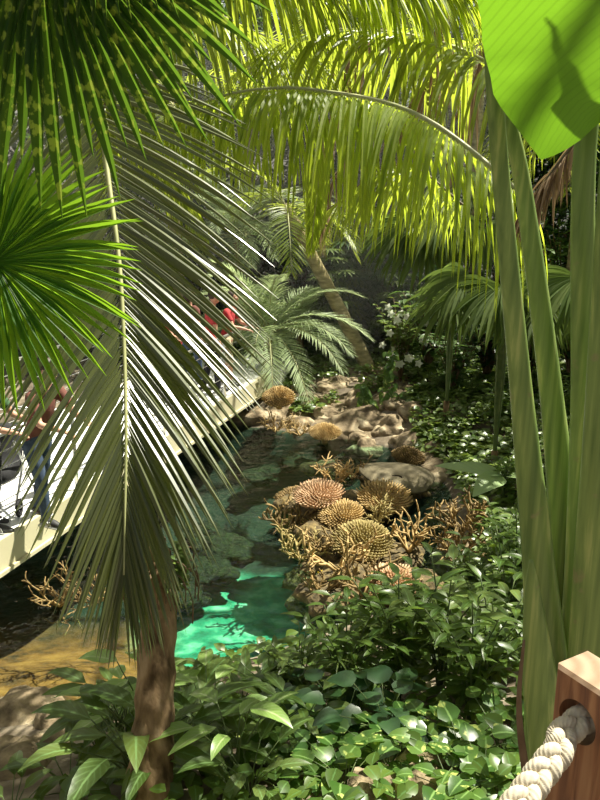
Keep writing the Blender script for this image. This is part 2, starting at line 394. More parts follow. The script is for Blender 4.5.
# ------------------------------------------------------------------ setting
xs = np.linspace(-13, 14, 190); ys = np.linspace(-2, 27, 210)
X, Y = np.meshgrid(xs, ys); Z = terr(X.ravel(), Y.ravel())
mb = MB(); i = np.arange(209)[:, None]*190; j = np.arange(189)[None]
mb.add(np.stack([X.ravel(), Y.ravel(), Z], 1), np.stack([i+j, i+j+1, i+190+j+1, i+190+j], -1))
tagg(mb.build('ground', M['ground']), kind='structure')
mb = MB(); mb.add([[-9, 5, 0], [4, 5, 0], [4, 15.5, 0], [-9, 15.5, 0]], [[0, 1, 2, 3]])
tagg(mb.build('pond_water', M['water']), kind='structure')

# glasshouse: arched ribs, purlins and panes
def arch(a): return np.array([.5+13.2*math.cos(a), 0, .8+10.5*math.sin(a)])
mb = MB()
for y in np.arange(-5.5, 27, 3.6):
    tube(mb, [arch(a)+np.array([0, y, 0]) for a in np.linspace(0, math.pi, 33)], .055, 6)
for a in np.linspace(0, math.pi, 13):
    tube(mb, [arch(a)+np.array([0, y, 0]) for y in (-5.5, 10, 26.9)], .04, 5)
tagg(mb.build('trim_1', M['frame']), kind='structure')
mb = MB(); A = np.linspace(0, math.pi, 33); V = []
for a in A:
    for y in (-5.5, 26.9): V.append(arch(a)*np.array([1, 0, 1])+np.array([0, y, 0]))
mb.add(V, [[2*k, 2*k+1, 2*k+3, 2*k+2] for k in range(32)])
tagg(mb.build('ceiling', M['glass']), kind='structure')
mb = MB()
for x in np.arange(-11, 13, 1.7):
    h = .8+10.5*math.sqrt(max(0, 1-((x-.5)/13.2)**2)); tube(mb, [[x, 26.9, 0], [x, 26.9, h/2], [x, 26.9, h]], .045, 5)
for z in (2.2, 4.2, 6.2, 8.2):
    w = 13.2*math.sqrt(max(0, 1-((z-.8)/10.5)**2)); tube(mb, [[.5-w, 26.9, z], [.5, 26.9, z], [.5+w, 26.9, z]], .04, 5)
tagg(mb.build('trim_2', M['frame']), kind='structure')
mb = MB(); V = []
for a in A: p = arch(a); V += [[p[0], 26.92, p[2]], [p[0], 26.92, 0]]
mb.add(V, [[2*k, 2*k+1, 2*k+3, 2*k+2] for k in range(32)])
tagg(mb.build('wall_back', M['glass']), kind='structure')

# ------------------------------------------------------------------ footbridge
b0 = onz(0, 543, .7); b1 = onz(268, 374, .7); bd = nrm(b1-b0); bl = np.array([-bd[1], bd[0], 0])
s0 = b0-bd*3.2; BW = 2.3; LEN = np.linalg.norm(b1-s0)
def br(s, w, z): return s0+bd*s+bl*w+np.array([0, 0, z-.7])
root = empty('footbridge', br(LEN/2, BW/2, 0), 'cream painted footbridge with white deck and cable railings crossing the pond', 'bridge')
rl = np.array(root.location)
def bbox(mb, s1, s2, w1, w2, z1, z2):
    v = [br(s, w, z) for z in (z1, z2) for w in (w1, w2) for s in (s1, s2)]
    mb.add(v, [[0, 1, 3, 2], [4, 6, 7, 5], [0, 4, 5, 1], [2, 3, 7, 6], [0, 2, 6, 4], [1, 5, 7, 3]])
mb = MB(); bbox(mb, 0, LEN, .05, BW-.05, .62, .70); adopt(root, mb.build('deck', M['deck'], root, False, rl)); 
for w1, w2 in ((0, .06), (BW-.06, BW)):
    mb = MB(); bbox(mb, 0, LEN+.02, w1, w2, .38, .72); bbox(mb, 0, LEN+.02, w1-.03, w2+.03, .36, .40); adopt(root, mb.build('edge_beam', M['cream'], root, False, rl))
for w in (.09, BW-.09):
    for s in np.arange(.3, LEN, 2.2):
        mb = MB(); tube(mb, [br(s, w, .70), br(s, w, 1.2), br(s, w, 1.72)], .024, 8); adopt(root, mb.build('railing_post', M['steel'], root, True, rl))
    mb = MB(); tube(mb, [br(.3, w, 1.74), br(LEN/2, w, 1.74), br(LEN-.25, w, 1.74)], .026, 8); adopt(root, mb.build('handrail', M['steel'], root, True, rl))
    for z in (.88, 1.05, 1.22, 1.39, 1.56):
        mb = MB(); tube(mb, [br(.3, w, z), br(LEN/2, w, z), br(LEN-.25, w, z)], .006, 5); adopt(root, mb.build('railing_cable', M['steel'], root, True, rl))
for c in list(root.children): c.location = (0, 0, 0)

# landing under the bridge end
mb = MB(); bbox(mb, LEN-.02, LEN+3, -.1, BW+.1, .1, .66)
tagg(mb.build('path', M['deck'], smooth=False), kind='structure')

# ------------------------------------------------------------------ people
def sphere_pts(mb, c, r, n=10, m=14):
    c = np.array(c); r = np.broadcast_to(r, 3); V = []; 
    for i in range(n+1):
        th = math.pi*i/n
        for k in range(m):
            ph = 2*math.pi*k/m; V.append(c+r*np.array([math.sin(th)*math.cos(ph), math.sin(th)*math.sin(ph), math.cos(th)]))
    Fc = [[i*m+k, i*m+(k+1) % m, (i+1)*m+(k+1) % m, (i+1)*m+k] for i in range(n) for k in range(m)]
    mb.add(V, np.array(Fc)[:, ::-1])
def limb(mb, pts, rad, flat=1.0, ref=None):
    P = spline(pts, 4*len(pts)); r = np.interp(np.linspace(0, 1, len(P)), np.linspace(0, 1, len(rad)), rad)
    tube(mb, P, r, 12, flat=flat, ref=ref)
def remesh(o, vox):
    r = o.modifiers.new('Remesh', 'REMESH'); r.mode = 'VOXEL'; r.voxel_size = vox; r.use_smooth_shade = True
    s = o.modifiers.new('Smooth', 'SMOOTH'); s.iterations = 4; s.factor = .5
def person(loc, rz, label, top, bottom, shoe, lean=0.0, armpose='rail', stride=.1, shorts=False, k=1.0, hairlen=0, twist=0.0):
    """facing +y in local space; rest on z=0"""
    root = empty('person', loc, label, 'person', None, rz); root.scale = (k, k, k)
    hip = np.array([0, 0, .93]); ch = np.array([0, lean*.35, 1.28]); nk = np.array([0, lean*.5, 1.47]); hd = nk+np.array([0, .03+lean*.1, .17])
    body = MB(); shirt = MB(); pants = MB(); 
    def arms(mb, dr, full=True):
        for s in (-1, 1):
            sh = nk+np.array([s*.185, -.01, -.06])
            if armpose == 'rail': el = sh+np.array([s*.06, .14, -.24]); wr = el+np.array([-s*.06, .24, -.06])
            elif armpose == 'down': el = sh+np.array([s*.07, -.02, -.29]); wr = el+np.array([s*.01, .07, -.24])
            else: el = sh+np.array([s*.08, .08, -.26]); wr = el+np.array([-s*.12, .22, .06])
            if full:
                limb(mb, [nk+np.array([s*.06, 0, -.05]), sh, (sh+el)/2, el, (el+wr)/2, wr], [.05, .052, .045, .036, .034, .024])
                dd = nrm(wr-el); sd = nrm(np.cross(dd, [0, 0, 1.])); up = np.cross(sd, dd)
                pc = wr+dd*.045
                limb(mb, [wr, pc, pc+dd*.03], [.024, .032, .026], .55, ref=sd)
                for f in range(4):
                    o = pc+dd*.03+sd*(-.024+.016*f); l = [.06, .07, .075, .062][f] if s > 0 else [.062, .075, .07, .06][f]
                    limb(mb, [o-dd*.02, o+dd*l*.5-up*.006, o+dd*l*.85-up*.028], [.009, .0085, .007])
                o = pc-dd*.02-sd*.022*s
                limb(mb, [o, o-sd*.025*s+dd*.025, o-sd*.03*s+dd*.055], [.012, .010, .008])
            else:
                limb(mb, [nk+np.array([s*.07, 0, -.06]), sh, sh*.35+el*.65], [.06+dr, .060+dr, .05+dr])
    def torso(mb, dr, zlo=.86):
        w = [.15, .155, .135, .15, .165, .12]
        P = [hip+np.array([0, 0, zlo-.93]), hip+np.array([0, 0, .05]), hip*.6+ch*.4, ch*.9+hip*.1, ch+np.array([0, 0, .08]), nk+np.array([0, 0, -.035])]
        limb(mb, P, [q+dr for q in w], .62, ref=[1, 0, 0])
    def legs(mb, dr, zend=.08):
        for s in (-1, 1):
            a = np.array([s*.09, 0, .90]); kn = np.array([s*.10, s*stride*.5+.03, .49]); an = np.array([s*.105, s*stride-.02, .09])
            if zend > .3: an = kn*.9+an*.1; limb(mb, [a, (a+kn)/2, an], [.088+dr, .078+dr, .066+dr]); continue
            limb(mb, [a, (a+kn)/2, kn, kn*.6+an*.4, an], [.088+dr, .072+dr, .054+dr, .054+dr, .036+dr*1.3])
    torso(body, 0); legs(body, 0); arms(body, 0)
    for s in (-1, 1):
        an = np.array([s*.105, s*stride-.02, .06]); limb(body, [an+np.array([0, -.04, -.01]), an+np.array([0, .06, -.01]), an+np.array([0, .15, -.025])], [.035, .035, .022])
    limb(body, [nk+np.array([0, 0, -.06]), nk+np.array([0, .005, .03]), hd+np.array([0, -.01, -.05])], [.06, .052, .052])
    sphere_pts(body, hd+np.array([0, 0, .03]), (.075, .092, .105)); sphere_pts(body, hd+np.array([0, .035, -.045]), (.05, .055, .055))
    limb(body, [hd+np.array([0, .088, .035]), hd+np.array([0, .108, .0]), hd+np.array([0, .085, -.012])], [.010, .016, .012])
    for s in (-1, 1): sphere_pts(body, hd+np.array([s*.076, .0, .01]), (.012, .022, .032))
    limb(body, [hd+np.array([-.022, .083, -.04]), hd+np.array([0, .092, -.04]), hd+np.array([.022, .083, -.04])], [.007, .010, .007])
    b = body.build('body', M['skin'], root); remesh(b, .0085); adopt(root, b)
    for s in (-1, 1):
        e = MB(); sphere_pts(e, hd+np.array([s*.03, .084, .02]), (.013, .011, .010), 6, 10); adopt(root, e.build('eye', M['shoew'], root))
    h = MB(); sphere_pts(h, hd+np.array([0, -.018, .052]), (.084, .092, .100))
    if hairlen: limb(h, [hd+np.array([0, -.06, .06]), hd+np.array([0, -.09, -.05]), hd+np.array([0, -.09, -.05-hairlen])], [.07, .07, .03])
    adopt(root, h.build('hair', M['hair'], root))
    torso(shirt, .014, .84); arms(shirt, .006, False); o = shirt.build('shirt', top, root); remesh(o, .014); adopt(root, o)
    legs(pants, .012, .5 if shorts else .08); limb(pants, [hip+np.array([0, 0, -.06]), hip+np.array([0, 0, .06])], [.165, .16], .66, ref=[1, 0, 0])
    o = pants.build('shorts' if shorts else 'trousers', bottom, root); remesh(o, .014); adopt(root, o)
    for s in (-1, 1):
        an = np.array([s*.105, s*stride-.02, .05]); m = MB()
        limb(m, [an+np.array([0, -.065, 0]), an+np.array([0, .0, .012]), an+np.array([0, .10, -.002]), an+np.array([0, .185, -.018])], [.035, .046, .045, .026], .8, ref=[1, 0, 0])
        sh = m.build('shoe', shoe, root); adopt(root, sh)
        m = MB(); box(m, an+np.array([0, .05, -.042]), (.085, .27, .016)); sl = m.build('sole', M['shoew'], sh); 
        for q in (0, 1, 2):
            m = MB(); box(m, an+np.array([s*.045, .03+.028*q, .0]), (.006, .010, .05), M3=Matrix.Rotation(R(25), 3, 'X')); m.build('stripe', M['shoew'], sh)
    return root
ang = math.atan2(bd[1], bd[0])
facepond = ang-math.pi      # local +y turned to face over the near rail
def onb(px, py, dz=0):
    p = onz(px, py, .70); p[2] = .70; return p
person(onb(44, 520), facepond+R(-8), 'man in brown top and blue jeans leaning on the bridge rail, striped dark sneakers', M['maroon'], M['jeans'], M['shoe'], .35, 'rail', .16)
person(onb(-4, 528), facepond+R(10), 'person in green top and black trousers at the left end of the bridge rail', M['greenc'], M['black'], M['shoe'], .1, 'rail', .08)
person(onb(212, 392), facepond+R(40), 'person in a red shirt standing near the far end of the footbridge', M['red'], M['black'], M['shoe'], .1, 'down', .1)
person(onb(228, 385), facepond+R(5), 'person in red shirt and beige shorts beside the last bridge post', M['red'], M['beigec'], M['shoe'], .15, 'rail', .1, shorts=True, k=.95)
person(onb(192, 384), facepond+R(70), 'long-haired person in a brown top behind the two red shirts', M['maroon'], M['jeans'], M['shoe'], .0, 'down', .12, k=.97, hairlen=.2)
person(onb(176, 402), facepond+R(-20), 'person in red shirt and jeans halfway along the footbridge', M['red'], M['jeans'], M['shoe'], .2, 'rail', .1)

# stroller behind the man
sp = onb(66, 512)+bl*.75; st = empty('stroller', sp, 'black stroller with small wheels parked on the deck beside the man in jeans', 'stroller', None, ang+R(20))
mb = MB()
for s in (-1, 1):
    tube(mb, [[-.35, s*.2, .1], [0, s*.2, .45], [.45, s*.2, .98]], .014, 6); tube(mb, [[.3, s*.2, .1], [.0, s*.2, .5], [-.2, s*.2, .8]], .014, 6)
tube(mb, [[.45, -.2, .98], [.47, 0, 1.0], [.45, .2, .98]], .018, 6); adopt(st, mb.build('frame', M['steel'], st))
mb = MB(); limb(mb, [[-.28, 0, .42], [.0, 0, .42], [.16, 0, .62], [.2, 0, .85]], [.10, .17, .17, .14], .9, ref=[0, 1, 0]); adopt(st, mb.build('seat', M['black'], st))
for x in (-.36, .31):
    for s in (-1, 1):
        mb = MB(); a = np.linspace(0, 2*math.pi, 17); tube(mb, np.stack([x+.085*np.cos(a), s*.24+0*a, .1+.085*np.sin(a)], 1), .018, 6, False)
        tube(mb, [[x, s*.21, .1], [x, s*.27, .1]], .03, 8)
        for q in range(3): dx, dz = .08*math.cos(q*math.pi/3), .08*math.sin(q*math.pi/3); tube(mb, [[x-dx, s*.24, .1-dz], [x+dx, s*.24, .1+dz]], .006, 4)
        adopt(st, mb.build('wheel', M['black'], st))

# ------------------------------------------------------------------ rocks
def rockproto(seed, mat, amp=.28, flat=.7, sub=4):
    import bmesh
    bm = bmesh.new(); bmesh.ops.create_icosphere(bm, subdivisions=sub, radius=1)
    for v in bm.verts:
        p = v.co.copy(); q = p*1.1+Vector((seed*7.3, 0, 0))
        k = 1+amp*noise.noise(q)*1.4+amp*.5*noise.noise(q*2.7)+amp*.22*noise.noise(q*6)+amp*.1*noise.noise(q*13)
        # facets
        k *= 1-.12*abs(noise.noise(q*1.7+Vector((9, 3, 1))))
        v.co = Vector((p.x*k, p.y*k*.85, p.z*k*flat))
    me = bpy.data.meshes.new('rock'); bm.to_mesh(me); bm.free(); me.materials.append(mat)
    for f in me.polygons: f.use_smooth = True
    o = bpy.data.objects.new('rock', me); COL.objects.link(o); tagg(o, 'rock', 'rock'); return Proto(o)
RK = [rockproto(i, M['rock']) for i in range(5)]
RD = [rockproto(i+10, M['rockd'], .4, .6) for i in range(4)]
RG = [rockproto(i+20, M['reefg'], .45, .55) for i in range(3)]
def rock(px, py, r, label, kind=RK, zs=1.0, z=None, group=None, sink=.25):
    p = gp(px, py) if z is None else onz(px, py, z)
    if z is not None: p[2] = z
    o = random.choice(kind).put((p[0], p[1], p[2]-r*sink), random.uniform(0, 6), (r, r, r*zs), label, group); return o
# far shore: named by what stands next to them
for px, py, r, lab in [
 (268, 392, .36, 'grey boulder beside the far end of the footbridge'),
 (262, 414, .34, 'dark round boulder below the footbridge end at the water'),
 (300, 388, .26, 'small grey stone behind the tan dome coral'),
 (312, 402, .36, 'flat mossy grey rock right of the tan dome coral'),
 (300, 424, .28, 'brown rock at the far waterline left of the little tan coral'),
 (345, 426, .52, 'long pale rounded boulder right of the small tan coral at the far shore'),
 (372, 418, .44, 'smooth sunlit boulder on the far bank'),
 (356, 398, .36, 'rough tan rock in the middle of the far bank'),
 (334, 384, .32, 'tan rock under the trailing vine on the far bank'),
 (386, 398, .34, 'pale rock below the white-flowered shrub'),
 (396, 424, .34, 'bright white sunlit rock on the far right bank'),
 (412, 440, .30, 'cream sunlit rock at the corner of the far bank'),
 (400, 378, .3, 'weathered rock beneath the white-flowered shrub, uphill'),
 (420, 410, .3, 'sunlit rock at the edge of the green groundcover'),
 (438, 470, .36, 'dark grey boulder right of the flat plate coral'),
 (436, 452, .30, 'brown block of rock above the pale big leaf'),
 (368, 446, .26, 'low dark stone at the waterline under the smooth boulder'),
 (322, 372, .28, 'stone at the foot of the leaning palm trunk'),
 (290, 368, .26, 'stone in front of the silvery palm'),
 (352, 374, .26, 'small stone half hidden by creepers at the back of the bank'),
 (450, 512, .22, 'round mossy boulder on the right bank beside the water'),
 (462, 548, .30, 'brown rock under the branching coral on the right bank'),
 (372, 366, .24, 'small pale stone at the back, below the dark cane palms'),
 (284, 412, .30, 'brown stone under the tan dome coral'),
 (328, 414, .30, 'greenish rock just above the small tan coral'),
 (398, 402, .26, 'jagged pale rock between two sunlit rocks')]:
    rock(px, py, r*1.3, lab, RK, .85)
# loose stones on the far bank
for k in range(26):
    px = random.uniform(290, 428); py = random.uniform(366, 446)
    rock(px, py, random.uniform(.16, .3), 'small loose tan stone on the far rocky bank', RK, .8, group='loose stones on the far bank')
# near shore
for px, py, r, lab in [(14, 722, .42, 'sunlit tan boulder at the lower left waterline'), (60, 722, .30, 'grey rock right of the sunlit tan boulder'),
                       (25, 765, .42, 'big shaded brown boulder in the lower left corner'),
                       (428, 782, .28, 'flat tan rock among the pothos leaves at the bottom'), (345, 762, .22, 'smooth brown rock left of the flat tan rock'),
                       (386, 795, .22, 'brown rock at the bottom edge among pothos'), (330, 700, .2, 'pale stone glimpsed under the central shrub')]:
    rock(px, py, r, lab, RK, .75)
# coral island
for px, py, z, r, lab in [
 (318, 512, .0, .5, 'reef rock carrying the pink table coral'), (372, 505, .05, .55, 'reef rock under the tan table coral'),
 (345, 545, .0, .55, 'reef rock in the middle of the coral island'), (392, 482, .1, .45, 'reef rock under the flat plate coral'),
 (385, 560, .0, .42, 'reef rock under the branching staghorn coral'), (345, 590, .0, .5, 'reef rock at the near side of the coral island'),
 (312, 545, -.15, .40, 'half sunken rock on the teal side of the island'), (294, 515, -.2, .30, 'submerged rock at the upper left of the island'),
 (322, 580, -.12, .36, 'submerged brown rock near the yellow fish'), (405, 590, .05, .4, 'long brown rock behind the foreground leaves'),
 (316, 606, -.2, .32, 'submerged rock closest to the foreground shrub'), (420, 588, .12, .35, 'flat brown rock at the right end of the island'),
 (330, 470, -.1, .35, 'low reef rock at the far end of the island')]:
    rock(px, py, r, lab, RD, .7, z, sink=.05)
for px, py, z, r, lab in [(206, 538, -.75, .42, 'dark green underwater reef mound under the hanging frond'), (226, 552, -.75, .38, 'green algae covered mound below the water, right of the frond'),
                          (204, 572, -.8, .38, 'dark underwater mound beside the frond tips'), (180, 596, -.85, .36, 'near underwater mound in the teal water'),
                          (300, 462, -.4, .4, 'dim submerged rock in the far dark water'), (345, 458, -.35, .35, 'dim green submerged rock below the far bank'),
                          (262, 475, -.5, .35, 'submerged rock in the dark water below the bridge end'), (30, 575, -.4, .3, 'sunken dark rock under the bridge at the left')]:
    rock(px, py, r, lab, RG, .7, z, sink=.0)

# ------------------------------------------------------------------ corals
def table_coral(p, r, mat, label, tilt=(0, 0), fl=.022, n=260, dome=.25, name='table_coral'):
    root = empty(name, p, label, 'coral'); root.rotation_euler = (tilt[0], tilt[1], 0)
    m = MB(); tube(m, [[0, 0, -.25*r-.12], [0, 0, -.1*r], [0, 0, 0]], [r*.22, r*.3, r*.75], 12); adopt(root, m.build('stalk', mat, root))
    m = MB(); k = np.arange(n)+.5; rr = np.sqrt(k/n)*r; th = k*2.39996
    x = rr*np.cos(th); y = rr*np.sin(th); z = r*dome*(1-(rr/r)**2)
    for a, b, c, q in zip(x, y, z, rr/r):
        L = random.uniform(1.4, 2.6)*fl+.02; o = np.array([a, b, 0]); dr = nrm(np.array([a, b, 0])+1e-6)*q*1.3+np.array([0, 0, 1]); dr = nrm(dr)
        b0 = np.array([a, b, c]); tube(m, [b0-dr*.05, b0+dr*L*.5, b0+dr*L], [fl*.55, fl*.5, fl*.33], 5)
    a_ = np.linspace(0, 2*math.pi, 25); 
    adopt(root, m.build('fingers', mat, root)); 
    m = MB(); rings = []
    for q in np.linspace(0, 1, 6): rings.append(np.stack([q*r*np.cos(a_[:-1])*(1+.06*np.sin(5*a_[:-1])), q*r*np.sin(a_[:-1]), np.full(24, r*dome*(1-q*q)-.01)], 1))
    V = np.concatenate(rings); Fq = [[i*24+j, (i+1)*24+j, (i+1)*24+(j+1) % 24, i*24+(j+1) % 24] for i in range(5) for j in range(24)]
    m.add(V, Fq); adopt(root, m.build('plate', mat, root)); return root
def staghorn(p, h, mat, label, nb=9, spread=1.0, rad=.02, seed=0, name='staghorn_coral'):
    rs = np.random.default_rng(seed); m = MB()
    def grow(o, d, L, r, lv):
        pts = [o]; dd = d.copy()
        for k in range(4):
            dd = nrm(dd+rs.normal(0, .16, 3)+np.array([0, 0, .08])); pts.append(pts[-1]+dd*L/4)
            if lv > 0 and k >= 1:
                sd = nrm(np.cross(dd, rs.normal(0, 1, 3))); grow(pts[-1], nrm(dd*.8+sd*.9), L*rs.uniform(.4, .65), r*.75, lv-1)
        tube(m, pts, np.linspace(r, r*.5, 5), 6)
    for i in range(nb):
        a = i*2.4+rs.uniform(-.4, .4); grow(np.zeros(3), nrm(np.array([math.cos(a)*spread, math.sin(a)*spread, rs.uniform(.5, 1.1)])), h*rs.uniform(.7, 1.1), rad, 2)
    o = m.build(name, mat); o.location = tuple(p); return tagg(o, label, 'coral')
table_coral(onz(318, 495, .36), .30, M['coral_p'], 'pinkish table coral with stubby fingers, uppermost left on the island', (.15, -.1))
table_coral(onz(384, 498, .34), .32, M['coral_t'], 'wide tan table coral right of the pink one', (.25, .05), dome=.15)
table_coral(onz(341, 515, .24), .25, M['coral_t'], 'smaller tan finger coral just below the pink table coral', (.2, -.1))
table_coral(onz(362, 543, .26), .32, M['coral_o'], 'large olive domed coral in the middle of the island', (.2, 0), dome=.5, n=380)
table_coral(onz(392, 584, .24), .26, M['coral_p'], 'small pinkish coral near the long brown rock', (.2, 0))
table_coral(onz(325, 434, .16), .24, M['coral_t'], 'little tan coral head alone at the far waterline', (.1, 0), dome=.5)
table_coral(onz(279, 399, .55), .26, M['coral_t'], 'tan dome coral on the boulder beside the footbridge end', (.3, 0), dome=.6)
table_coral(onz(322, 528, .08), .26, M['coral_b'], 'brown coral head low on the teal side of the island', (.2, -.2))
table_coral(onz(408, 458, .15), .22, M['coral_b'], 'brown coral clump between plate coral and far bank', (.1, .1), dome=.5)
table_coral(onz(296, 500, .0), .26, M['coral_b'], 'brown half sunken coral left of the pink table coral', (.1, -.1), dome=.4)
# flat plate coral
root = empty('plate_coral', onz(397, 477, .30), 'flat grey-brown plate coral with a hole at the far right of the island', 'coral')
m = MB(); a = np.linspace(0, 2*math.pi, 33)[:-1]; prof = [(.06, .0), (.10, .03), (.3, .05), (.43, .02), (.45, -.0), (.3, -.02), (.1, -.12), (.06, 0)]
V = np.concatenate([np.stack([q*np.cos(a)*(1.15+.12*np.sin(3*a)), q*np.sin(a)*(1+.1*np.cos(2*a)), z+.04*np.sin(2*a)*q], 1) for q, z in prof])
m.add(V, [[i*32+j, i*32+(j+1) % 32, (i+1)*32+(j+1) % 32, (i+1)*32+j] for i in range(len(prof)-1) for j in range(32)])
adopt(root, m.build('plate', M['coral_g'], root)); m = MB(); tube(m, [[0, 0, -.4], [0, 0, -.2], [0.02, 0, -.06]], [.16, .13, .2], 10); adopt(root, m.build('stalk', M['coral_g'], root)); root.rotation_euler = (.15, .12, 0)
for i, (px, py, z, h, mt, nb, spread, rad, lab) in enumerate([
 (408, 552, .1, .40, 'coral_t', 6, .8, .020, 'tall branching tan coral at the right of the island'),
 (338, 572, .2, .44, 'coral_t', 6, 1.5, .024, 'spreading tan antler coral below the olive dome'),
 (362, 600, .2, .34, 'coral_b', 8, 1.2, .020, 'brown antler coral nearest the foreground shrub'),
 (335, 488, .3, .30, 'coral_t', 7, .6, .018, 'thin pointed coral sticking up behind the pink table coral'),
 (287, 530, -.05, .34, 'coral_b', 9, 1.2, .022, 'bushy brown coral at the left edge of the island'),
 (300, 560, -.02, .3, 'coral_o', 10, 1.2, .02, 'olive bushy coral dipping into the teal water'),
 (462, 532, .35, .36, 'coral_b', 11, 1.0, .022, 'reddish brown finger coral hanging on the right bank'),
 (458, 556, .25, .3, 'coral_b', 12, 1.4, .018, 'lower reddish brown finger coral on the right bank'),
 (352, 480, .15, .26, 'coral_b', 8, 1.0, .016, 'small brown branch coral behind the tan table coral'),
 (275, 432, .05, .30, 'coral_t', 8, 1.2, .014, 'small spiky tan coral at the waterline below the bridge end'),
 (300, 436, .05, .24, 'coral_t', 9, 1.2, .012, 'small yellowish spiky coral beside the little coral head'),
 (60, 606, .0, .3, 'coral_b', 5, 1.1, .016, 'brown branching coral in the left shallows under the bridge'),
 (95, 604, .0, .36, 'coral_b', 12, 1.8, .010, 'flat spiky brown coral beside the frond in the shallows'),
 (322, 552, .12, .26, 'coral_b', 9, 1.2, .018, 'short brown branch coral left of the olive dome'),
 (378, 522, .2, .22, 'coral_o', 9, 1.0, .015, 'olive branch coral between the tan table and the olive dome'),
 (324, 598, .0, .3, 'coral_b', 9, 1.1, .02, 'dark brown branch coral above the yellow-tipped leaves')]):
    staghorn(onz(px, py, z), h, M[mt], lab, nb, spread, rad, i)
# fish
def fish(px, py, z, mat, label, rz):
    root = empty('fish', onz(px, py, z), label, 'fish', None, rz)
    m = MB(); limb(m, [[-.09, 0, 0], [-.05, 0, 0], [0, 0, 0], [.05, 0, 0], [.085, 0, 0]], [.008, .03, .045, .035, .006], .4, ref=[0, 0, 1]); adopt(root, m.build('body', mat, root))
    m = MB(); leaves(m, [[-.08, 0, 0], [-.08, 0, 0]], [[-1, 0, .7], [-1, 0, -.7]], [[0, 1, 0], [0, 1, 0]], .06, .03, droop=0, nseg=3); adopt(root, m.build('tail_fin', mat, root))
M['yellow'] = solid('yellow_scales', (.7, .5, .03), (.8, .6, .05), .4, 10)
fish(325, 571, .0, M['yellow'], 'small yellow fish at the surface beside the coral island', .8)

# ------------------------------------------------------------------ palm fronds
UP = np.array([0, 0, 1.])
def frond(parent, pts, nl, Lf, Af, mat, rmat, rad=.016, w=.04, droop=.5, ref=UP, lift=.1, seg=6, s0=.08, fold=.25, jit=.06, sides=(-1, 1), name='frond', hang=0, twist=0.0):
    P = spline(pts, 40); o = np.array(parent.location) if parent else P[0]
    m = MB(); tube(m, P-o, np.linspace(rad, rad*.25, 40), 7); f = m.build(name, rmat, parent); 
    if parent: KIDS.setdefault(parent.name, []).append(f)
    T = nrm(np.gradient(P, axis=0)); m = MB()
    for sd in sides:
        s = np.linspace(s0, .995, nl)+rng.uniform(-.3, .3, nl)/nl; s = np.clip(s, 0, 1)
        q = np.stack([np.interp(s*39, np.arange(40), P[:, k]) for k in range(3)], 1)
        t = nrm(np.stack([np.interp(s*39, np.arange(40), T[:, k]) for k in range(3)], 1))
        S = nrm(np.cross(t, np.broadcast_to(ref, t.shape)))*sd; U = nrm(np.cross(S, t)*sd)
        a = Af(s)+rng.normal(0, jit, nl)
        lf = lift+rng.normal(0, jit, nl)
        d = np.cos(a)[:, None]*t+np.sin(a)[:, None]*S+lf[:, None]*U
        d = nrm(d+hang*np.array([0, 0, -1]))
        nn = U+twist*t+rng.normal(0, .12, (nl, 3))
        leaves(m, q-o, d, nn, Lf(s)*rng.uniform(.9, 1.08, nl), w*np.interp(s, [0, .5, 1], [.8, 1, .5]), 'strap', droop*rng.uniform(.7, 1.3, nl), fold, seg)
    lf = m.build('leaflets', mat, f, False)
    return f
def bell(Lm, a=.55, b=.35): return lambda s: Lm*np.interp(s, [0, .15, .5, .85, 1], [a, .85, 1, .7, b])
def lin(a, b): return lambda s: R(a)+(R(b)-R(a))*s

# hanging coconut frond
pts = [at(70, 20, 4.42), at(96, 100, 4.24), at(109, 185, 4.02), at(119, 260, 3.82), at(124, 340, 3.6), at(126, 430, 3.36), at(125, 510, 3.2), at(124, 575, 3.1)]
r = empty('palm_frond', pts[0], 'huge glossy feather palm frond hanging straight down at the left', 'palm frond')
frond(r, pts, 100, lambda s: .88*np.interp(s, [0, .15, .5, .8, 1], [.75, 1.15, 1.1, .8, .45]), lambda s: np.interp(s, [0, .3, .6, 1], [1.05, .80, .58, .12]), M['coco'], M['rachis'], .016, .034, .30, np.array([0, -.85, .5]), .05, 9, .03, -.42, .022, twist=-.15)
# crossing frond at upper left
pts = [at(300, -95, 5.0), at(225, -40, 5.0), at(178, 2, 4.9), at(138, 45, 4.9), at(112, 85, 4.8), at(95, 140, 4.8)]
r = empty('palm_frond', pts[0], 'feather palm frond with dark rib slanting down from the top toward the left', 'palm frond')
frond(r, pts, 46, bell(.85), lin(75, 25), M['topf'], M['rachisd'], .018, .03, .7, np.array([0, -.8, .6]), .0, 7, .05, .3, .06, hang=.25)
# arching frond from the right
pts = [at(540, 215, 4.0), at(496, 172, 4.1), at(440, 128, 4.25), at(390, 104, 4.4), at(335, 93, 4.5), at(285, 88, 4.6), at(235, 93, 4.7), at(190, 108, 4.75), at(155, 128, 4.8)]
r = empty('palm_frond', pts[0], 'arching backlit yellow-green palm frond reaching left across the top', 'palm frond')
frond(r, pts, 120, lambda s: np.interp(s, [0, .1, .4, .8, 1], [.5, .75, .85, .62, .35]), lin(88, 84), M['arch'], M['rachis'], .018, .028, 3.6, UP, .6, 12, .05, .35, .08, hang=1.15)
pts = [at(560, 120, 5.2), at(500, 70, 5.4), at(430, 40, 5.6), at(350, 30, 5.8), at(290, 40, 6.0), at(235, 75, 6.2)]
r = empty('palm_frond', pts[0], 'second arching frond behind the big backlit one', 'palm frond')
frond(r, pts, 70, bell(.95), lin(80, 65), M['topf'], M['rachis'], .02, .035, 2.6, UP, .3, 8, .05, .3, .1, hang=.6)
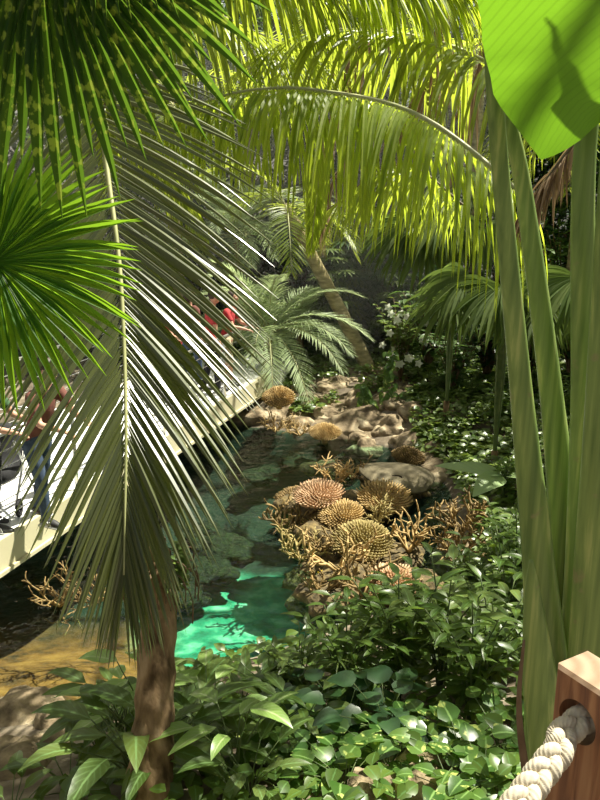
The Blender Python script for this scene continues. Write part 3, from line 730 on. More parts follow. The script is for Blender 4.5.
# overhead fronds hanging from above the frame
for (a, b, c, Yd, L, lab, mt, n) in [
 ((150, -75), (250, -55), (345, 0), 5.3, .9, 'overhead palm frond with drooping leaflets at the top centre', 'topf', 56),
 ((330, -60), (400, -45), (480, -10), 5.0, .85, 'overhead palm frond draping down left of the banana leaf', 'arch', 56),
 ((200, -120), (330, -75), (470, -65), 5.0, 1.15, 'higher overhead frond hanging behind the top centre one', 'topf', 60),
 ((130, -40), (230, 20), (330, 62), 6.0, .9, 'faint palm frond across the upper middle behind the others', 'topf', 56),
 ((480, 60), (400, 25), (310, 40), 7.2, 1.0, 'far yellow-green frond seen through the upper right leaflets', 'arch', 56),
 ((60, 60), (140, 130), (200, 215), 5.2, .7, 'green palm frond half hidden behind the glossy hanging frond', 'topf', 56),
 ((470, 210), (400, 165), (320, 215), 7.5, 1.0, 'olive palm frond drooping below the arching frond', 'topf', 60),
 ((325, 130), (317, 190), (311, 250), 7.0, .26, 'bright yellow-green frond tip hanging above the leaning trunk', 'arch', 44)]:
    pts = [at(a[0], a[1], Yd), at(b[0], b[1], Yd+.1), at(c[0], c[1], Yd+.2)]
    r = empty('palm_frond', pts[0], lab, 'palm frond')
    frond(r, pts, n, bell(L), lin(70, 35), M[mt], M['rachisd'] if mt == 'topf' else M['rachis'], .014, .034, 1.8, UP, .1, 7, .02, .3, .1, hang=.5)
# dry fronds
for (a, b, c, Yd, L, lab) in [((450, -10), (440, 55), (400, 120), 6.2, .8, 'dry tan palm frond collapsed behind the arching frond'),
                              ((500, 10), (478, 70), (455, 150), 6.6, .8, 'dead brown frond hanging left of the green stalks'),
                              ((395, 20), (350, 60), (330, 130), 6.4, .6, 'withered frond in the upper middle'),
                              ((350, 150), (330, 190), (322, 240), 9.5, .6, 'brown dead frond beside the yellow tip'),
                              ((585, 130), (550, 175), (520, 215), 3.6, .3, 'bleached frond tip showing between the tall green stalks')]:
    pts = [at(a[0], a[1], Yd), at(b[0], b[1], Yd), at(c[0], c[1], Yd)]
    r = empty('palm_frond', pts[0], lab, 'palm frond'); frond(r, pts, 40, bell(L), lin(60, 20), M['dead'], M['rachisd'], .012, .022, 1.2, UP, 0, 6, .02, .4, .2, hang=.5)

# fan palm leaves
def fanleaf(root, hub, D, Nn, n, R0, spread, mat, droop=.5, wd=1.0, foldv=.5, Lvar=.08, pet=None, seg=8, cone=.15, asym=0, tip=None):
    hub = np.array(hub, float); D = nrm(np.array(D, float)); Nn = np.array(Nn, float); Nn = nrm(Nn-(Nn@D)*D); S = np.cross(D, Nn)
    o = np.array(root.location) if root else hub
    a = np.linspace(-spread/2, spread/2, n)+rng.normal(0, .01, n); m = MB()
    d = np.cos(a)[:, None]*D+np.sin(a)[:, None]*S+cone*Nn
    L = R0*(1-.18*(np.abs(a)/(spread/2))**2)*rng.uniform(1-Lvar, 1+Lvar, n)
    w = 2*R0*.5*math.sin(spread/n/2)*1.25*wd
    leaves(m, np.broadcast_to(hub-o, (n, 3)), d, np.broadcast_to(Nn, (n, 3))+rng.normal(0, .1, (n, 3)), L, w, 'fan', droop*rng.uniform(.6, 1.4, n), foldv, seg)
    b = m.build('blade', mat, root, False); KIDS.setdefault(root.name, []).append(b)
    if pet is not None:
        m = MB(); tube(m, spline([np.array(p)-o for p in pet]+[hub-o], 12), .014*R0/.5, 7); KIDS[root.name].append(m.build('petiole', M['stem'], root))
    return b
h = at(-6, 262, 2.7); r = empty('fan_palm_leaf', h, 'round fan palm leaf with bright green lower half at the left edge', 'palm leaf')
fanleaf(r, h, (.55, -.1, -.45), (-.15, -.85, .55), 64, .52, R(285), M['fan'], .32, 1.3, pet=[at(-160, 420, 2.6), at(-80, 330, 2.75)], cone=.1, foldv=.55)
h = at(35, -95, 2.3); r = empty('fan_palm_leaf', h, 'dark fan palm leaf hanging from the top left with glowing speckled tips', 'palm leaf')
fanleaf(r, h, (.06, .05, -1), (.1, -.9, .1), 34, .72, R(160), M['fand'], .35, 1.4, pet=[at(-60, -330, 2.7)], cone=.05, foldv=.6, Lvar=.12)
h = at(95, -175, 2.25); r = empty('fan_palm_leaf', h, 'highest dark fan palm leaf, added to shade the speckled one below', 'palm leaf')
fanleaf(r, h, (-.3, .05, -1), (-.1, -.9, .3), 24, .50, R(120), M['fand'], .3, 1.4, pet=[at(30, -380, 2.6)], cone=.05, foldv=.6, Lvar=.12)  # extra leaf, added to keep sun off the speckled leaf's upper part
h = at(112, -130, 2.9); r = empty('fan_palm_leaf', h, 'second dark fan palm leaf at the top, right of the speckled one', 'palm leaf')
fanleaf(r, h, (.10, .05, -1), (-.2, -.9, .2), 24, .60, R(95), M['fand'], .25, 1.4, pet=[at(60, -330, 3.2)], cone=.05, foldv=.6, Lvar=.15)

# ------------------------------------------------------------------ tall green stalks + banana leaf
pb = at(560, 830, 2.2); r = empty('banana_plant', (pb[0], pb[1], float(terr(pb[0], pb[1])[0])), 'tall plant of thick green stalks with one broad backlit leaf at the right', 'plant')
ro = np.array(r.location)
def stalk(pp, ws, Yd, name='stalk', flat=.55):
    P = spline([at(x, y, Yq) for (x, y), Yq in zip(pp, Yd)], 40); dep = P[:, 1]*CP+(CAMZ-P[:, 2])*SP
    w = np.interp(np.linspace(0, 1, 40), np.linspace(0, 1, len(ws)), ws)*dep/F/2
    m = MB(); tube(m, P-ro, w, 20, ref=[1, 0, 0], flat=flat, mod=lambda t, a: 1-.22*np.exp(-((a-4.71)/.35)**2)-.0*t)
    o = m.build(name, M['petiole'], r); KIDS.setdefault(r.name, []).append(o); return o
stalk([(487, -60), (493, 65), (503, 200), (522, 400), (540, 580), (548, 700), (558, 900)], [14, 17, 18, 23, 34, 48, 60], [1.95, 2.0, 2.05, 2.1, 2.12, 2.12, 2.1])
stalk([(490, -20), (508, 110), (525, 200), (552, 400), (566, 560), (570, 700), (572, 900)], [12, 14, 18, 24, 32, 44, 60], [2.15, 2.15, 2.17, 2.2, 2.2, 2.2, 2.15])
stalk([(598, -60), (590, 90), (583, 200), (584, 400), (582, 560), (580, 700), (578, 900)], [18, 22, 24, 27, 34, 46, 60], [2.05, 2.1, 2.1, 2.13, 2.15, 2.15, 2.1])
stalk([(632, -40), (612, 150), (604, 300), (598, 450), (590, 620), (588, 720), (585, 900)], [18, 22, 26, 32, 40, 46, 60], [1.9, 1.95, 2.0, 2.02, 2.05, 2.05, 2.0])
stalk([(700, -300), (668, -20), (640, 200), (620, 400), (608, 560), (600, 700), (592, 900)], [2, 20, 26, 32, 38, 46, 56], [1.9, 2.0, 2.1, 2.15, 2.2, 2.2, 2.2])
stalk([(531, 560), (533, 600), (540, 680), (552, 760), (562, 900)], [4, 18, 36, 44, 50], [2.02, 2.02, 2.02, 2.0, 2.0], 'sheath')
P = spline([at(524, 640, 2.0), at(519, 700, 1.98), at(524, 760, 1.98), at(540, 850, 2.0)], 20)-ro
m = MB(); tube(m, P, np.linspace(.004, .016, 20), 8, flat=.4); KIDS[r.name].append(tagg(m.build('dry_sheath', M['twig'], r), 'brown dried sheath edge'))
# blade: cross rows from left margin to midrib to right margin
rows = []; nv = 26
mid = spline([at(655, -420, 1.2), at(650, -250, 1.42), at(642, -100, 1.62), at(636, 20, 1.8), at(628, 110, 1.92), at(618, 150, 1.93)], nv)
lef = spline([at(600, -420, 1.15), at(500, -300, 1.28), at(474, -120, 1.5), at(480, 20, 1.68), at(500, 108, 1.78), at(541, 160, 1.86)], nv)
for k in range(nv):
    t = k/(nv-1); row = []
    for q in np.linspace(0, 1, 13):
        u = q*2
        if u <= 1: p = lef[k]*(1-u)+mid[k]*u
        else:
            mm = mid[k]; p = mm+(mm-lef[k])*np.array([1, 1, 1])*(u-1)*.9+np.array([.02, .10, 0])*(u-1)
        p = p+np.array([0, -.03, .02])*math.sin(abs(u-1)*math.pi)*1.0+np.array([0, .010, 0])*math.sin(t*60+u*3)*abs(u-1)
        row.append(p)
    rows.append(row)
# rounded lower end of the left half
tipc = [at(541, 160, 1.86), at(560, 152, 1.88), at(585, 136, 1.91), at(604, 112, 1.92)]
for ex in (1, 2, 3):
    f = ex/3; row = []
    low = spline([at(541, 160, 1.86), at(563, 152, 1.88), at(588, 134, 1.9), at(618, 150+ex*0.0, 1.93)], 7)
V = np.array(rows); a, b = V.shape[:2]
# pull the last rows into a rounded lobe
for k in range(nv-5, nv):
    f = (k-(nv-6))/5
    lowl = spline([at(541, 160, 1.86), at(560, 153, 1.88), at(582, 139, 1.9), at(600, 122, 1.91), at(618, 112, 1.93)], 7)
    base_ = V[nv-6, :7]
    g = math.sin(f*math.pi/2)
    V[k, :7] = base_*(1-g)+lowl*g
U = np.stack(np.meshgrid(np.linspace(0, 1, b), np.linspace(0, 1, a)), -1)
m = MB(); i = np.arange(a-1)[:, None]*b; j = np.arange(b-1)[None]
m.add(V.reshape(-1, 3)-ro, np.stack([i+j, i+j+1, i+b+j+1, i+b+j], -1), U.reshape(-1, 2)); KIDS[r.name].append(m.build('leaf_blade', M['banana'], r))
m = MB(); tube(m, mid-ro, np.linspace(.016, .008, nv), 8); KIDS[r.name].append(m.build('midrib', M['rachis'], r))

# ------------------------------------------------------------------ rope and post
k = 1.3
A0 = np.array([.335*k, .9035*k]); ac = np.array([.5, -.866]); ab = np.array([.866, .5]); ZT = CAMZ-.6*k; WID = .24; TH = .085
root = empty('rope_post', (A0[0], A0[1], 2.42), 'reddish brown wooden post with a round hole for the rope', 'post')
# hole centre by ray with the face plane
d = ray(577, 722); nrmf = np.array([-ab[0], -ab[1], 0]); O = np.array([0, 0, CAMZ]); t = ((np.array([A0[0], A0[1], 0])-O)@nrmf)/(d@nrmf); hc = O+d*t
hu = (hc[:2]-A0)@ac; hz = hc[2]
def loc(u, w, z): return np.array([u*ac[0]+w*ab[0], u*ac[1]+w*ab[1], z-2.42])
m = MB(); RHo = .038; nn = 48; V = []; ch = .006
ring_sq = []; ang_ = np.linspace(0, 2*math.pi, nn, endpoint=False)
zlo, zhi, ulo, uhi = 2.42-.05, ZT-ch, ch, WID-ch
def sqp(a):
    c, s = math.cos(a), math.sin(a); tt = []
    if c > 1e-9: tt.append((uhi-hu)/c)
    if c < -1e-9: tt.append((ulo-hu)/c)
    if s > 1e-9: tt.append((zhi-hz)/s)
    if s < -1e-9: tt.append((zlo-hz)/s)
    q = min(tt); return hu+c*q, hz+s*q
cors = [math.atan2(z-hz, u-hu) % (2*math.pi) for u in (ulo, uhi) for z in (zlo, zhi)]
ang_ = np.array(sorted(list(ang_)+cors)); nn = len(ang_)
def rings(w, sq):
    return [loc(*( (lambda p: (p[0], w, p[1]))(sqp(a)) )) if sq else loc(hu+RHo*math.cos(a), w, hz+RHo*math.sin(a)) for a in ang_]
def grow(a, dw):
    u, z = sqp(a); u2 = u+(ch if abs(u-uhi) < 1e-6 else (-ch if abs(u-ulo) < 1e-6 else 0)); z2 = z+(ch if abs(z-zhi) < 1e-6 else 0); return loc(u2, dw, z2)
V = rings(0, True)+rings(0, False)+rings(TH, False)+rings(TH, True)
V += [grow(a, TH-ch) for a in ang_]+[grow(a, ch) for a in ang_]
Fq = []
for q in range(nn):
    n2 = (q+1) % nn
    for rr_ in range(5): Fq.append([rr_*nn+q, rr_*nn+n2, (rr_+1)*nn+n2, (rr_+1)*nn+q])
    Fq.append([5*nn+q, 5*nn+n2, n2, q])
m.add(V, Fq); o = m.build('post', M['wood'], root, False); adopt(root, o)
# rope
pth = [loc(hu, TH+.12, hz+.0), loc(hu, TH*.5, hz+.002), loc(hu, -.03, hz-.012)]
pth = [np.array(root.location)+q for q in pth]
dep0 = 1.2
pth += [at(560, 748, pth[-1][1]-.03), at(540, 775, pth[-1][1]-.075), at(516, 807, pth[-1][1]-.13), at(480, 850, pth[-1][1]-.21), at(400, 880, pth[-1][1]-.33)]
P = spline(pth, 520); T = nrm(np.gradient(P, axis=0)); sid = nrm(np.cross(T, [0, -.6, .8])); upv = np.cross(sid, T)
ss = np.concatenate([[0], np.cumsum(np.linalg.norm(np.diff(P, axis=0), axis=1))])
root = empty('braided_rope', pth[2], 'thick off-white braided cotton rope running down from the post hole', 'rope'); rl = np.array(root.location)
for q in range(3):
    th = ss/.105*2*math.pi+q*2*math.pi/3
    C = P+sid*(.0130*np.sin(th))[:, None]+upv*(.0085*np.sin(2*th))[:, None]
    m = MB(); tube(m, C-rl, .0125, 30, mod=lambda t, a: 1-.16*(1-np.abs(np.cos(2.5*a+t*330)))**1.5); adopt(root, m.build('strand', M['rope'], root))

# ------------------------------------------------------------------ small plants
def proto_plant(name, cat, mat, nst, H, spread, nl, L, W, shape, droop, stemmat=None, seed=0, srad=.006, sdroop=.0, fold=.15, nseg=5, leaf_up=.5, tipheavy=0, wave=0.0, whorl=False):
    rs = np.random.default_rng(seed); root = empty(name, (0, 0, 0), name, cat); ms = MB(); B = []; D = []; Nn = []
    for k in range(nst):
        a = k*2.4+rs.uniform(-.4, .4); lean = spread*math.sqrt((k+.5)/nst); h = H*rs.uniform(.65, 1.05)
        e = np.array([math.cos(a)*lean, math.sin(a)*lean, h]); mid_ = e*np.array([.35, .35, .6])
        P = spline([[0, 0, -.03], mid_, e+np.array([0, 0, -sdroop*h])], 10); tube(ms, P, np.linspace(srad, srad*.5, 10), 5)
        s = np.linspace(.25+.5*tipheavy, 1, nl) if nl > 1 else np.array([1.])
        for i_, q in enumerate(s):
            p = np.array([np.interp(q*9, np.arange(10), P[:, c]) for c in range(3)]); b = a+i_*2.4 if nl > 1 else a
            if whorl: b = i_*2*math.pi/nl
            b += rs.uniform(-.3, .3)
            B.append(p); D.append([math.cos(b), math.sin(b), leaf_up+rs.uniform(-.25, .25)]); Nn.append([rs.normal(0, .15), rs.normal(0, .15), 1])
    B = np.array(B); K = len(B); ml = MB(); f = rs.uniform(.7, 1.1, K)
    leaves(ml, B, np.array(D), np.array(Nn), L*f, W*f, shape, droop*rs.uniform(.7, 1.3, K), fold, nseg, wave=wave)
    adopt(root, ms.build('stem', stemmat or M['stem'], root), ml.build('foliage', mat, root)); return Proto(root)
PL = {
 'clump': [proto_plant('broadleaf_plant', 'plant', M['glossy'], 13, .34, .26, 1, .29, .10, 'ovate', .9, seed=i, fold=.12, leaf_up=.25, wave=.02) for i in (1, 2, 3)],
 'darkclump': [proto_plant('broadleaf_plant', 'plant', M['broad'], 15, .42, .30, 3, .23, .075, 'ovate', .8, seed=i, fold=.12, leaf_up=.2, tipheavy=.6) for i in (4, 5)],
 'striped': [proto_plant('striped_leaf_plant', 'plant', M['stripe'], 7, .58, .22, 1, .27, .105, 'ovate', .9, seed=i, leaf_up=.2, wave=.02) for i in (6, 7)],
 'shrub': [proto_plant('leafy_shrub', 'shrub', M['broad'], 12, .85, .34, 9, .19, .062, 'ovate', .6, seed=i, srad=.008, leaf_up=.3) for i in (8, 9)],
 'lightshrub': [proto_plant('leafy_shrub', 'shrub', M['glossy'], 12, .8, .36, 9, .18, .065, 'ovate', .6, seed=i, srad=.008, leaf_up=.3) for i in (10, 11)],
 'pothos': [proto_plant('pothos', 'plant', M['pothos'], 18, .16, .26, 1, .135, .115, 'heart', .7, seed=i, fold=.1, leaf_up=.15, srad=.004) for i in (12, 13, 14)],
 'arrow': [proto_plant('arrowhead_vine', 'plant', M['dark'], 18, .26, .28, 1, .16, .13, 'heart', .8, seed=i, fold=.12, leaf_up=.1, srad=.004) for i in (15, 16)],
 'star': [proto_plant('umbrella_sedge', 'plant', M['ivy'], 5, .6, .22, 14, .22, .018, 'strap', .8, seed=i, fold=.2, leaf_up=.25, tipheavy=.99, whorl=True) for i in (17, 18)],
}
def put(kind, px, py, label, sc=1.0, group=None, dz=0, i=[0]):
    p = gp(px, py); i[0] += 1; pr = PL[kind][i[0] % len(PL[kind])]
    return pr.put((p[0], p[1], p[2]-.02+dz), random.uniform(0, 6), sc*random.uniform(.92, 1.08), label, group)
for kind, px, py, sc, lab in [
 ('clump', 70, 800, .8, 'green broad-leaved clump at the bottom left in front of the shaded boulder'),
 ('clump', 100, 765, .9, 'broad-leaved clump left of the fibrous trunk, lower row'),
 ('darkclump', 98, 724, .55, 'dark leafy clump against the waterline left of the trunk'),
 ('clump', 118, 735, .9, 'leafy clump touching the left side of the trunk'),
 ('striped', 150, 760, 1.0, 'pale striped large leaves standing before the fibrous trunk'),
 ('striped', 128, 752, .9, 'pale striped leaves left of the fibrous trunk'),
 ('striped', 212, 762, .9, 'pale striped leaves in the gap right of the trunk'),
 ('striped', 236, 790, .9, 'pale striped leaves right of the trunk at the bottom'),
 ('clump', 195, 735, 1.0, 'broad-leaved clump just right of the fibrous trunk'),
 ('clump', 205, 775, .9, 'glossy clump under the striped leaves right of the trunk'),
 ('clump', 240, 722, .9, 'glossy broad-leaved clump at the waterline near the white reflection'),
 ('darkclump', 275, 710, .9, 'dark leafy clump below the teal water'),
 ('darkclump', 262, 760, .8, 'dark clump in the lower middle behind the pale heart leaves'),
 ('clump', 300, 745, .9, 'leafy clump in the bottom middle left of the smooth brown rock'),
 ('lightshrub', 300, 710, .75, 'bright green shrub at the pond edge beside the teal water'),
 ('shrub', 345, 705, .9, 'leafy shrub in the centre foreground in front of the coral island'),
 ('shrub', 398, 700, 1.0, 'tall leafy shrub right of centre, darkest at its foot'),
 ('lightshrub', 440, 690, 1.05, 'sunlit tall shrub left of the green stalks'),
 ('lightshrub', 492, 690, 1.0, 'bright leafy shrub directly beside the green stalks'),
 ('shrub', 470, 720, .9, 'dark shrub in front of the sunlit one by the stalks'),
 ('lightshrub', 415, 660, .9, 'bright shrub at the water behind the tall leafy shrub'),
 ('lightshrub', 365, 668, .75, 'light green shrub under the antler corals'),
 ('shrub', 505, 640, .9, 'leafy shrub on the right bank above the dark shrub'),
 ('arrow', 345, 735, 1.0, 'dark heart-leaved vine below the central shrub'),
 ('arrow', 385, 740, 1.0, 'dark vine with drooping heart leaves at the shrub foot'),
 ('arrow', 320, 725, .9, 'dark arrowhead vine left of the shrub foot'),
 ('star', 386, 700, .9, 'umbrella sedge with thin starry leaves in the shade'),
 ('star', 362, 712, .8, 'smaller umbrella sedge left of the first'),
 ('pothos', 315, 765, 1.0, 'pothos patch with cream flecked leaves, leftmost of the front row'),
 ('pothos', 345, 790, 1.0, 'pothos patch at the bottom edge left of the flat tan rock'),
 ('pothos', 390, 765, 1.0, 'pothos patch with a bright yellow-green leaf above the flat tan rock'),
 ('pothos', 425, 755, 1.0, 'pothos patch in the row behind the flat tan rock'),
 ('pothos', 460, 765, 1.0, 'pothos patch right of the flat tan rock'),
 ('pothos', 485, 790, 1.0, 'pothos patch beside the braided rope'),
 ('pothos', 450, 797, .9, 'pothos leaves at the bottom edge below the flat tan rock'),
 ('pothos', 500, 750, 1.0, 'pothos patch at the foot of the green stalks'),
 ('pothos', 285, 792, .9, 'pothos with pale round leaves at the bottom, near the striped plant'),
 ('clump', 12, 830, .7, 'leafy clump in the lower left corner'),
 ('clump', 138, 792, 1.2, 'leafy clump hiding the trunk foot on its left'),
 ('clump', 172, 780, 1.1, 'leafy clump hiding the trunk foot on its right'),
 ('clump', 150, 765, 1.15, 'tall leafy clump growing straight in front of the fibrous trunk'),
 ('lightshrub', 185, 722, .55, 'small light shrub close behind the fibrous trunk'),
 ('clump', 250, 800, .8, 'glossy leaf clump at the bottom edge')]:
    put(kind, px, py, lab, sc)
# right bank shrubs and vines
for kind, px, py, sc, lab in [
 ('lightshrub', 500, 560, .8, 'light shrub on the right bank at the edge of the stalks'), ('lightshrub', 470, 600, .8, 'light shrub beside the lower finger coral'),
 ('shrub', 515, 590, .9, 'dark shrub on the right bank touching the stalks'), ('shrub', 505, 500, .7, 'shrub above the pale big leaf'),
 ('lightshrub', 560, 480, .9, 'shrub seen between the second and third stalk'), ('shrub', 560, 600, .9, 'shrub behind the stalks, low'),
 ('shrub', 500, 420, .7, 'low shrub on top of the green slope'), ('lightshrub', 470, 400, .6, 'light green shrub at the top of the slope'),
 ('shrub', 555, 420, .8, 'dark shrub high on the slope between stalks'), ('lightshrub', 440, 395, .55, 'small light shrub right of the white-flowered one')]:
    put(kind, px, py, lab, sc)

# pale big leaf on the right bank
g = gp(500, 506); r = empty('elephant_ear', g, 'large pale green leaf blades lying over the right bank by the water', 'plant')
m = MB(); leaves(m, [[0, 0, .42], [0, 0, .40], [.05, 0, .4]], [[-1, .25, .15], [-.55, -.5, .0], [.8, -.6, .2]], [[0, -.3, 1], [.1, -.3, 1], [0, 0, 1]], [.85, .62, .5], [.26, .3, .25], 'ovate', [.25, .5, .5], .1, 9, wave=.01)
m2 = MB(); tube(m2, [[.05, 0, -.05], [.02, 0, .2], [0, 0, .42]], .014, 6); adopt(r, m.build('blade', M['taro'], r), m2.build('stem', M['stem'], r))

# ground cover on the slope
def cover(name, mat, n, boxpx, size, label, shape='heart', zoff=.05, cond=None):
    (x0, x1, y0, y1) = boxpx; xs_ = rng.uniform(x0, x1, n); ys_ = rng.uniform(y0, y1, n)
    s = sdf(np.stack([xs_, ys_], 1)); dens = .5+.5*wav(xs_*1.7+3, ys_*1.7)
    ok = (s > .12) & (rng.uniform(0, 1, n) < dens*1.4+.1)
    if cond is not None: ok &= cond(xs_, ys_)
    xs_, ys_ = xs_[ok], ys_[ok]; z = terr(xs_, ys_); K = len(xs_)
    if K == 0: return
    hh = rng.uniform(0, 1, K)*zoff*3
    a = rng.uniform(0, 6.28, K); d = np.stack([np.cos(a), np.sin(a), rng.uniform(-.2, .5, K)], 1)
    nn = np.stack([rng.normal(0, .35, K), rng.normal(-.15, .35, K), np.ones(K)], 1); L = size*rng.uniform(.6, 1.25, K)
    m = MB(); leaves(m, np.stack([xs_, ys_, z+.02+hh], 1), d, nn, L, L*.75, shape, .5, .12, 4); o = m.build(name, mat); return tagg(o, label, 'ground cover', kind='stuff')
cover('creeping_groundcover', M['ivy'], 30000, (1.4, 5.5, 5.5, 16), .12, 'dense creeping green groundcover covering the right slope', cond=lambda x, y: x > 1.3+.12*(y-8))
cover('creeping_vine', M['ivy'], 14000, (-1.6, 3.2, 13.6, 19), .12, 'creeping vine leaves spread over the far rocky bank', cond=lambda x, y: (y > 15.2) | (wav(x*2, y*2) > .25))
cover('fallen_foliage', M['broad'], 4500, (-3.5, 3.2, 2.3, 6.2), .10, 'low dark leaves carpeting the near bank', 'ovate', cond=lambda x, y: x > -1.25)
cover('jungle_floor_plants', M['jungle'], 16000, (-9, 9, 16.5, 24), .2, 'low leafy growth on the ground under the far trees', 'ovate', .15)

# ------------------------------------------------------------------ fibrous trunk
base = gp(148, 812); top = at(160, 588, base[1]+.45)
r = empty('stump_palm', base, 'stubby fibrous brown palm trunk rising from the foreground leaves', 'palm trunk')
P = spline([base-[0, 0, .1], base*.55+top*.45+[.0, .02, 0], top, top+[-.02, .05, .2]], 60); 
m = MB(); tube(m, P-base, np.interp(np.linspace(0, 1, 60), [0, .3, .8, 1], [.12, .09, .078, .055]), 28, mod=lambda t, a: 1+.13*(1-np.abs(np.sin(t*30+a*.5)))+.05*np.sin(a*9+t*20)); adopt(r, m.build('trunk', M['bark'], r))
m = MB()
for q in range(46):
    a = random.uniform(0, 6.28); t0 = random.uniform(.72, 1); p = P[int(t0*59)]-base+np.array([math.cos(a), math.sin(a), 0])*.09
    e = p+np.array([math.cos(a)*.10, math.sin(a)*.10, -random.uniform(.05, .25)]); tube(m, spline([p, (p+e)/2+[math.cos(a)*.05, math.sin(a)*.05, .03], e], 6), .004, 4)
adopt(r, m.build('root_fibre', M['twig'], r))
m = MB(); K = 220; t0 = rng.uniform(.7, 1, K); a = rng.uniform(-1.2, 1.2, K); p = P[(t0*59).astype(int)]-base+np.stack([np.cos(a), np.sin(a), 0*a], 1)*.11
leaves(m, p, np.stack([np.cos(a), np.sin(a), rng.uniform(-.8, .4, K)], 1), np.stack([np.cos(a), np.sin(a), 0*a+1], 1), .045, .03, 'ovate', .6, .1, 3); adopt(r, m.build('clinging_fern', M['ivy'], r))

# ------------------------------------------------------------------ middle ground palms
def crown(root, c, n, Lf, mat, rmat, Ll, droopf=.9, w=.03, nl=34, elev=(10, 70), seed=0, name='frond', leafdroop=.4, ang0=0):
    rs = np.random.default_rng(seed); c = np.array(c, float)
    for k in range(n):
        a = ang0+k*2.39996; el = R(rs.uniform(*elev)); L = Lf*rs.uniform(.85, 1.1)
        d = np.array([math.cos(a)*math.cos(el), math.sin(a)*math.cos(el), math.sin(el)]); pts = [c]; p = c.copy()
        for q in range(5):
            d = nrm(d+np.array([0, 0, -droopf*.28])); p = p+d*L/5; pts.append(p.copy())
        frond(root, pts, nl, bell(Ll), lin(65, 30), mat, rmat, .014, w, leafdroop, UP, .15, 5, .12, .3, .06)
def palm(name, base, top, rad, label, trunkmat, **kw):
    base = np.array(base, float); top = np.array(top, float); r = empty(name, base, label, 'palm tree')
    mid_ = base*.5+top*.5+np.array(kw.pop('bend', (0, 0, 0)))
    m = MB(); tube(m, spline([base-[0, 0, .1], mid_, top], 50)-base, np.linspace(rad*1.15, rad*.85, 50), 16, mod=lambda t, a: 1+.07*np.abs(np.sin(t*60))); adopt(r, m.build('trunk', trunkmat, r))
    crown(r, top, **kw); return r
# silvery palm
g = gp(262, 352); g = at(268, 352, 15.6); g[2] = float(terr(g[0], g[1])[0])
palm('silvery_palm', g, g+[0, 0, .9], .10, 'pale silvery feathery palm in hazy light behind the bridge end', M['bark'], n=24, Lf=2.2, mat=M['pale'], rmat=M['rachis'], Ll=.45, w=.028, nl=56, elev=(25, 85), seed=3, droopf=1.2)
g = at(238, 300, 18.2); g[2] = float(terr(g[0], g[1])[0])
palm('silvery_palm', g, g+[0, 0, 2.4], .10, 'second pale feathery palm rising behind the first silvery one', M['bark'], n=24, Lf=2.6, mat=M['pale'], rmat=M['rachis'], Ll=.5, w=.035, nl=52, elev=(0, 80), seed=5, droopf=1.2)
g = at(300, 350, 16.8); g[2] = float(terr(g[0], g[1])[0])
palm('feather_palm', g, g+[0, 0, .5], .08, 'low pale palm right of the silvery palms', M['bark'], n=20, Lf=1.7, mat=M['pale'], rmat=M['rachis'], Ll=.4, w=.028, nl=36, elev=(15, 80), seed=8, droopf=1.1)
# leaning palm
b_ = at(372, 350, 15.6); b_[2] = float(terr(b_[0], b_[1])[0]); t_ = at(285, 205, 16.2)
palm('leaning_palm', b_, t_, .13, 'palm with a curved ringed trunk leaning left over the bank', M['barkl'], bend=(.15, 0, -.3), n=7, Lf=2.0, mat=M['topf'], rmat=M['rachis'], Ll=.6, w=.035, nl=36, elev=(10, 70), seed=11, droopf=1.3)
# straight trunks
for px, Yd, zt, rad, lab, sd in [(369, 19.5, 8.6, .14, 'straight palm with pale trunk standing at the back', 21), (349, 20.5, 8.4, .13, 'brown-trunked palm left of the pale straight one', 22),
                                 (250, 21, 7.5, .13, 'tall palm at the back above the silvery palms', 23), (470, 19, 6.8, .14, 'tall palm at the back right, behind the green stalks', 24),
                                 (100, 20, 7.0, .14, 'tall palm behind the bridge at the left', 25), (-60, 17, 6.4, .14, 'tall palm far left beyond the bridge', 27), (570, 16, 6.0, .13, 'palm behind the rightmost stalks', 26), (180, 18, 6.0, .13, 'palm rising behind the people on the bridge', 28)]:
    g = at(px, 300, Yd); g[2] = float(terr(g[0], g[1])[0])
    palm('tall_palm', g, (g[0]+random.uniform(-.3, .3), g[1], zt), rad, lab, M['barkl'], n=9 if px in (349, 369) else 13, Lf=2.8, mat=M['topf'] if sd % 2 else M['arch'], rmat=M['rachis'], Ll=.8, w=.05, nl=30, elev=(-20, 65), seed=sd, droopf=1.4)

for x, y, z, lab, sd_ in [(-4.2, 3.4, 7.2, 'unseen tall palm left of the viewer, added for its shade', 61),  # palms out of frame, added so their crowns shade and dapple the scene
                         (6.2, 12.5, 7.4, 'unseen tall palm on the right slope, added for its shade', 63), (4.4, 6.3, 7.4, 'unseen tall palm on the right bank, added to shade the foreground', 66), (-6.2, 9.5, 7.6, 'unseen tall palm beyond the left of the bridge, added for its shade', 65)]:
    g = np.array([x, y, float(terr(x, y)[0])])
    palm('tall_palm', g, (x, y, z), .15, lab, M['barkl'], n=13, Lf=3.3, mat=M['topf'], rmat=M['rachis'], Ll=.8, w=.05, nl=30, elev=(-10, 55), seed=sd_, droopf=1.1)

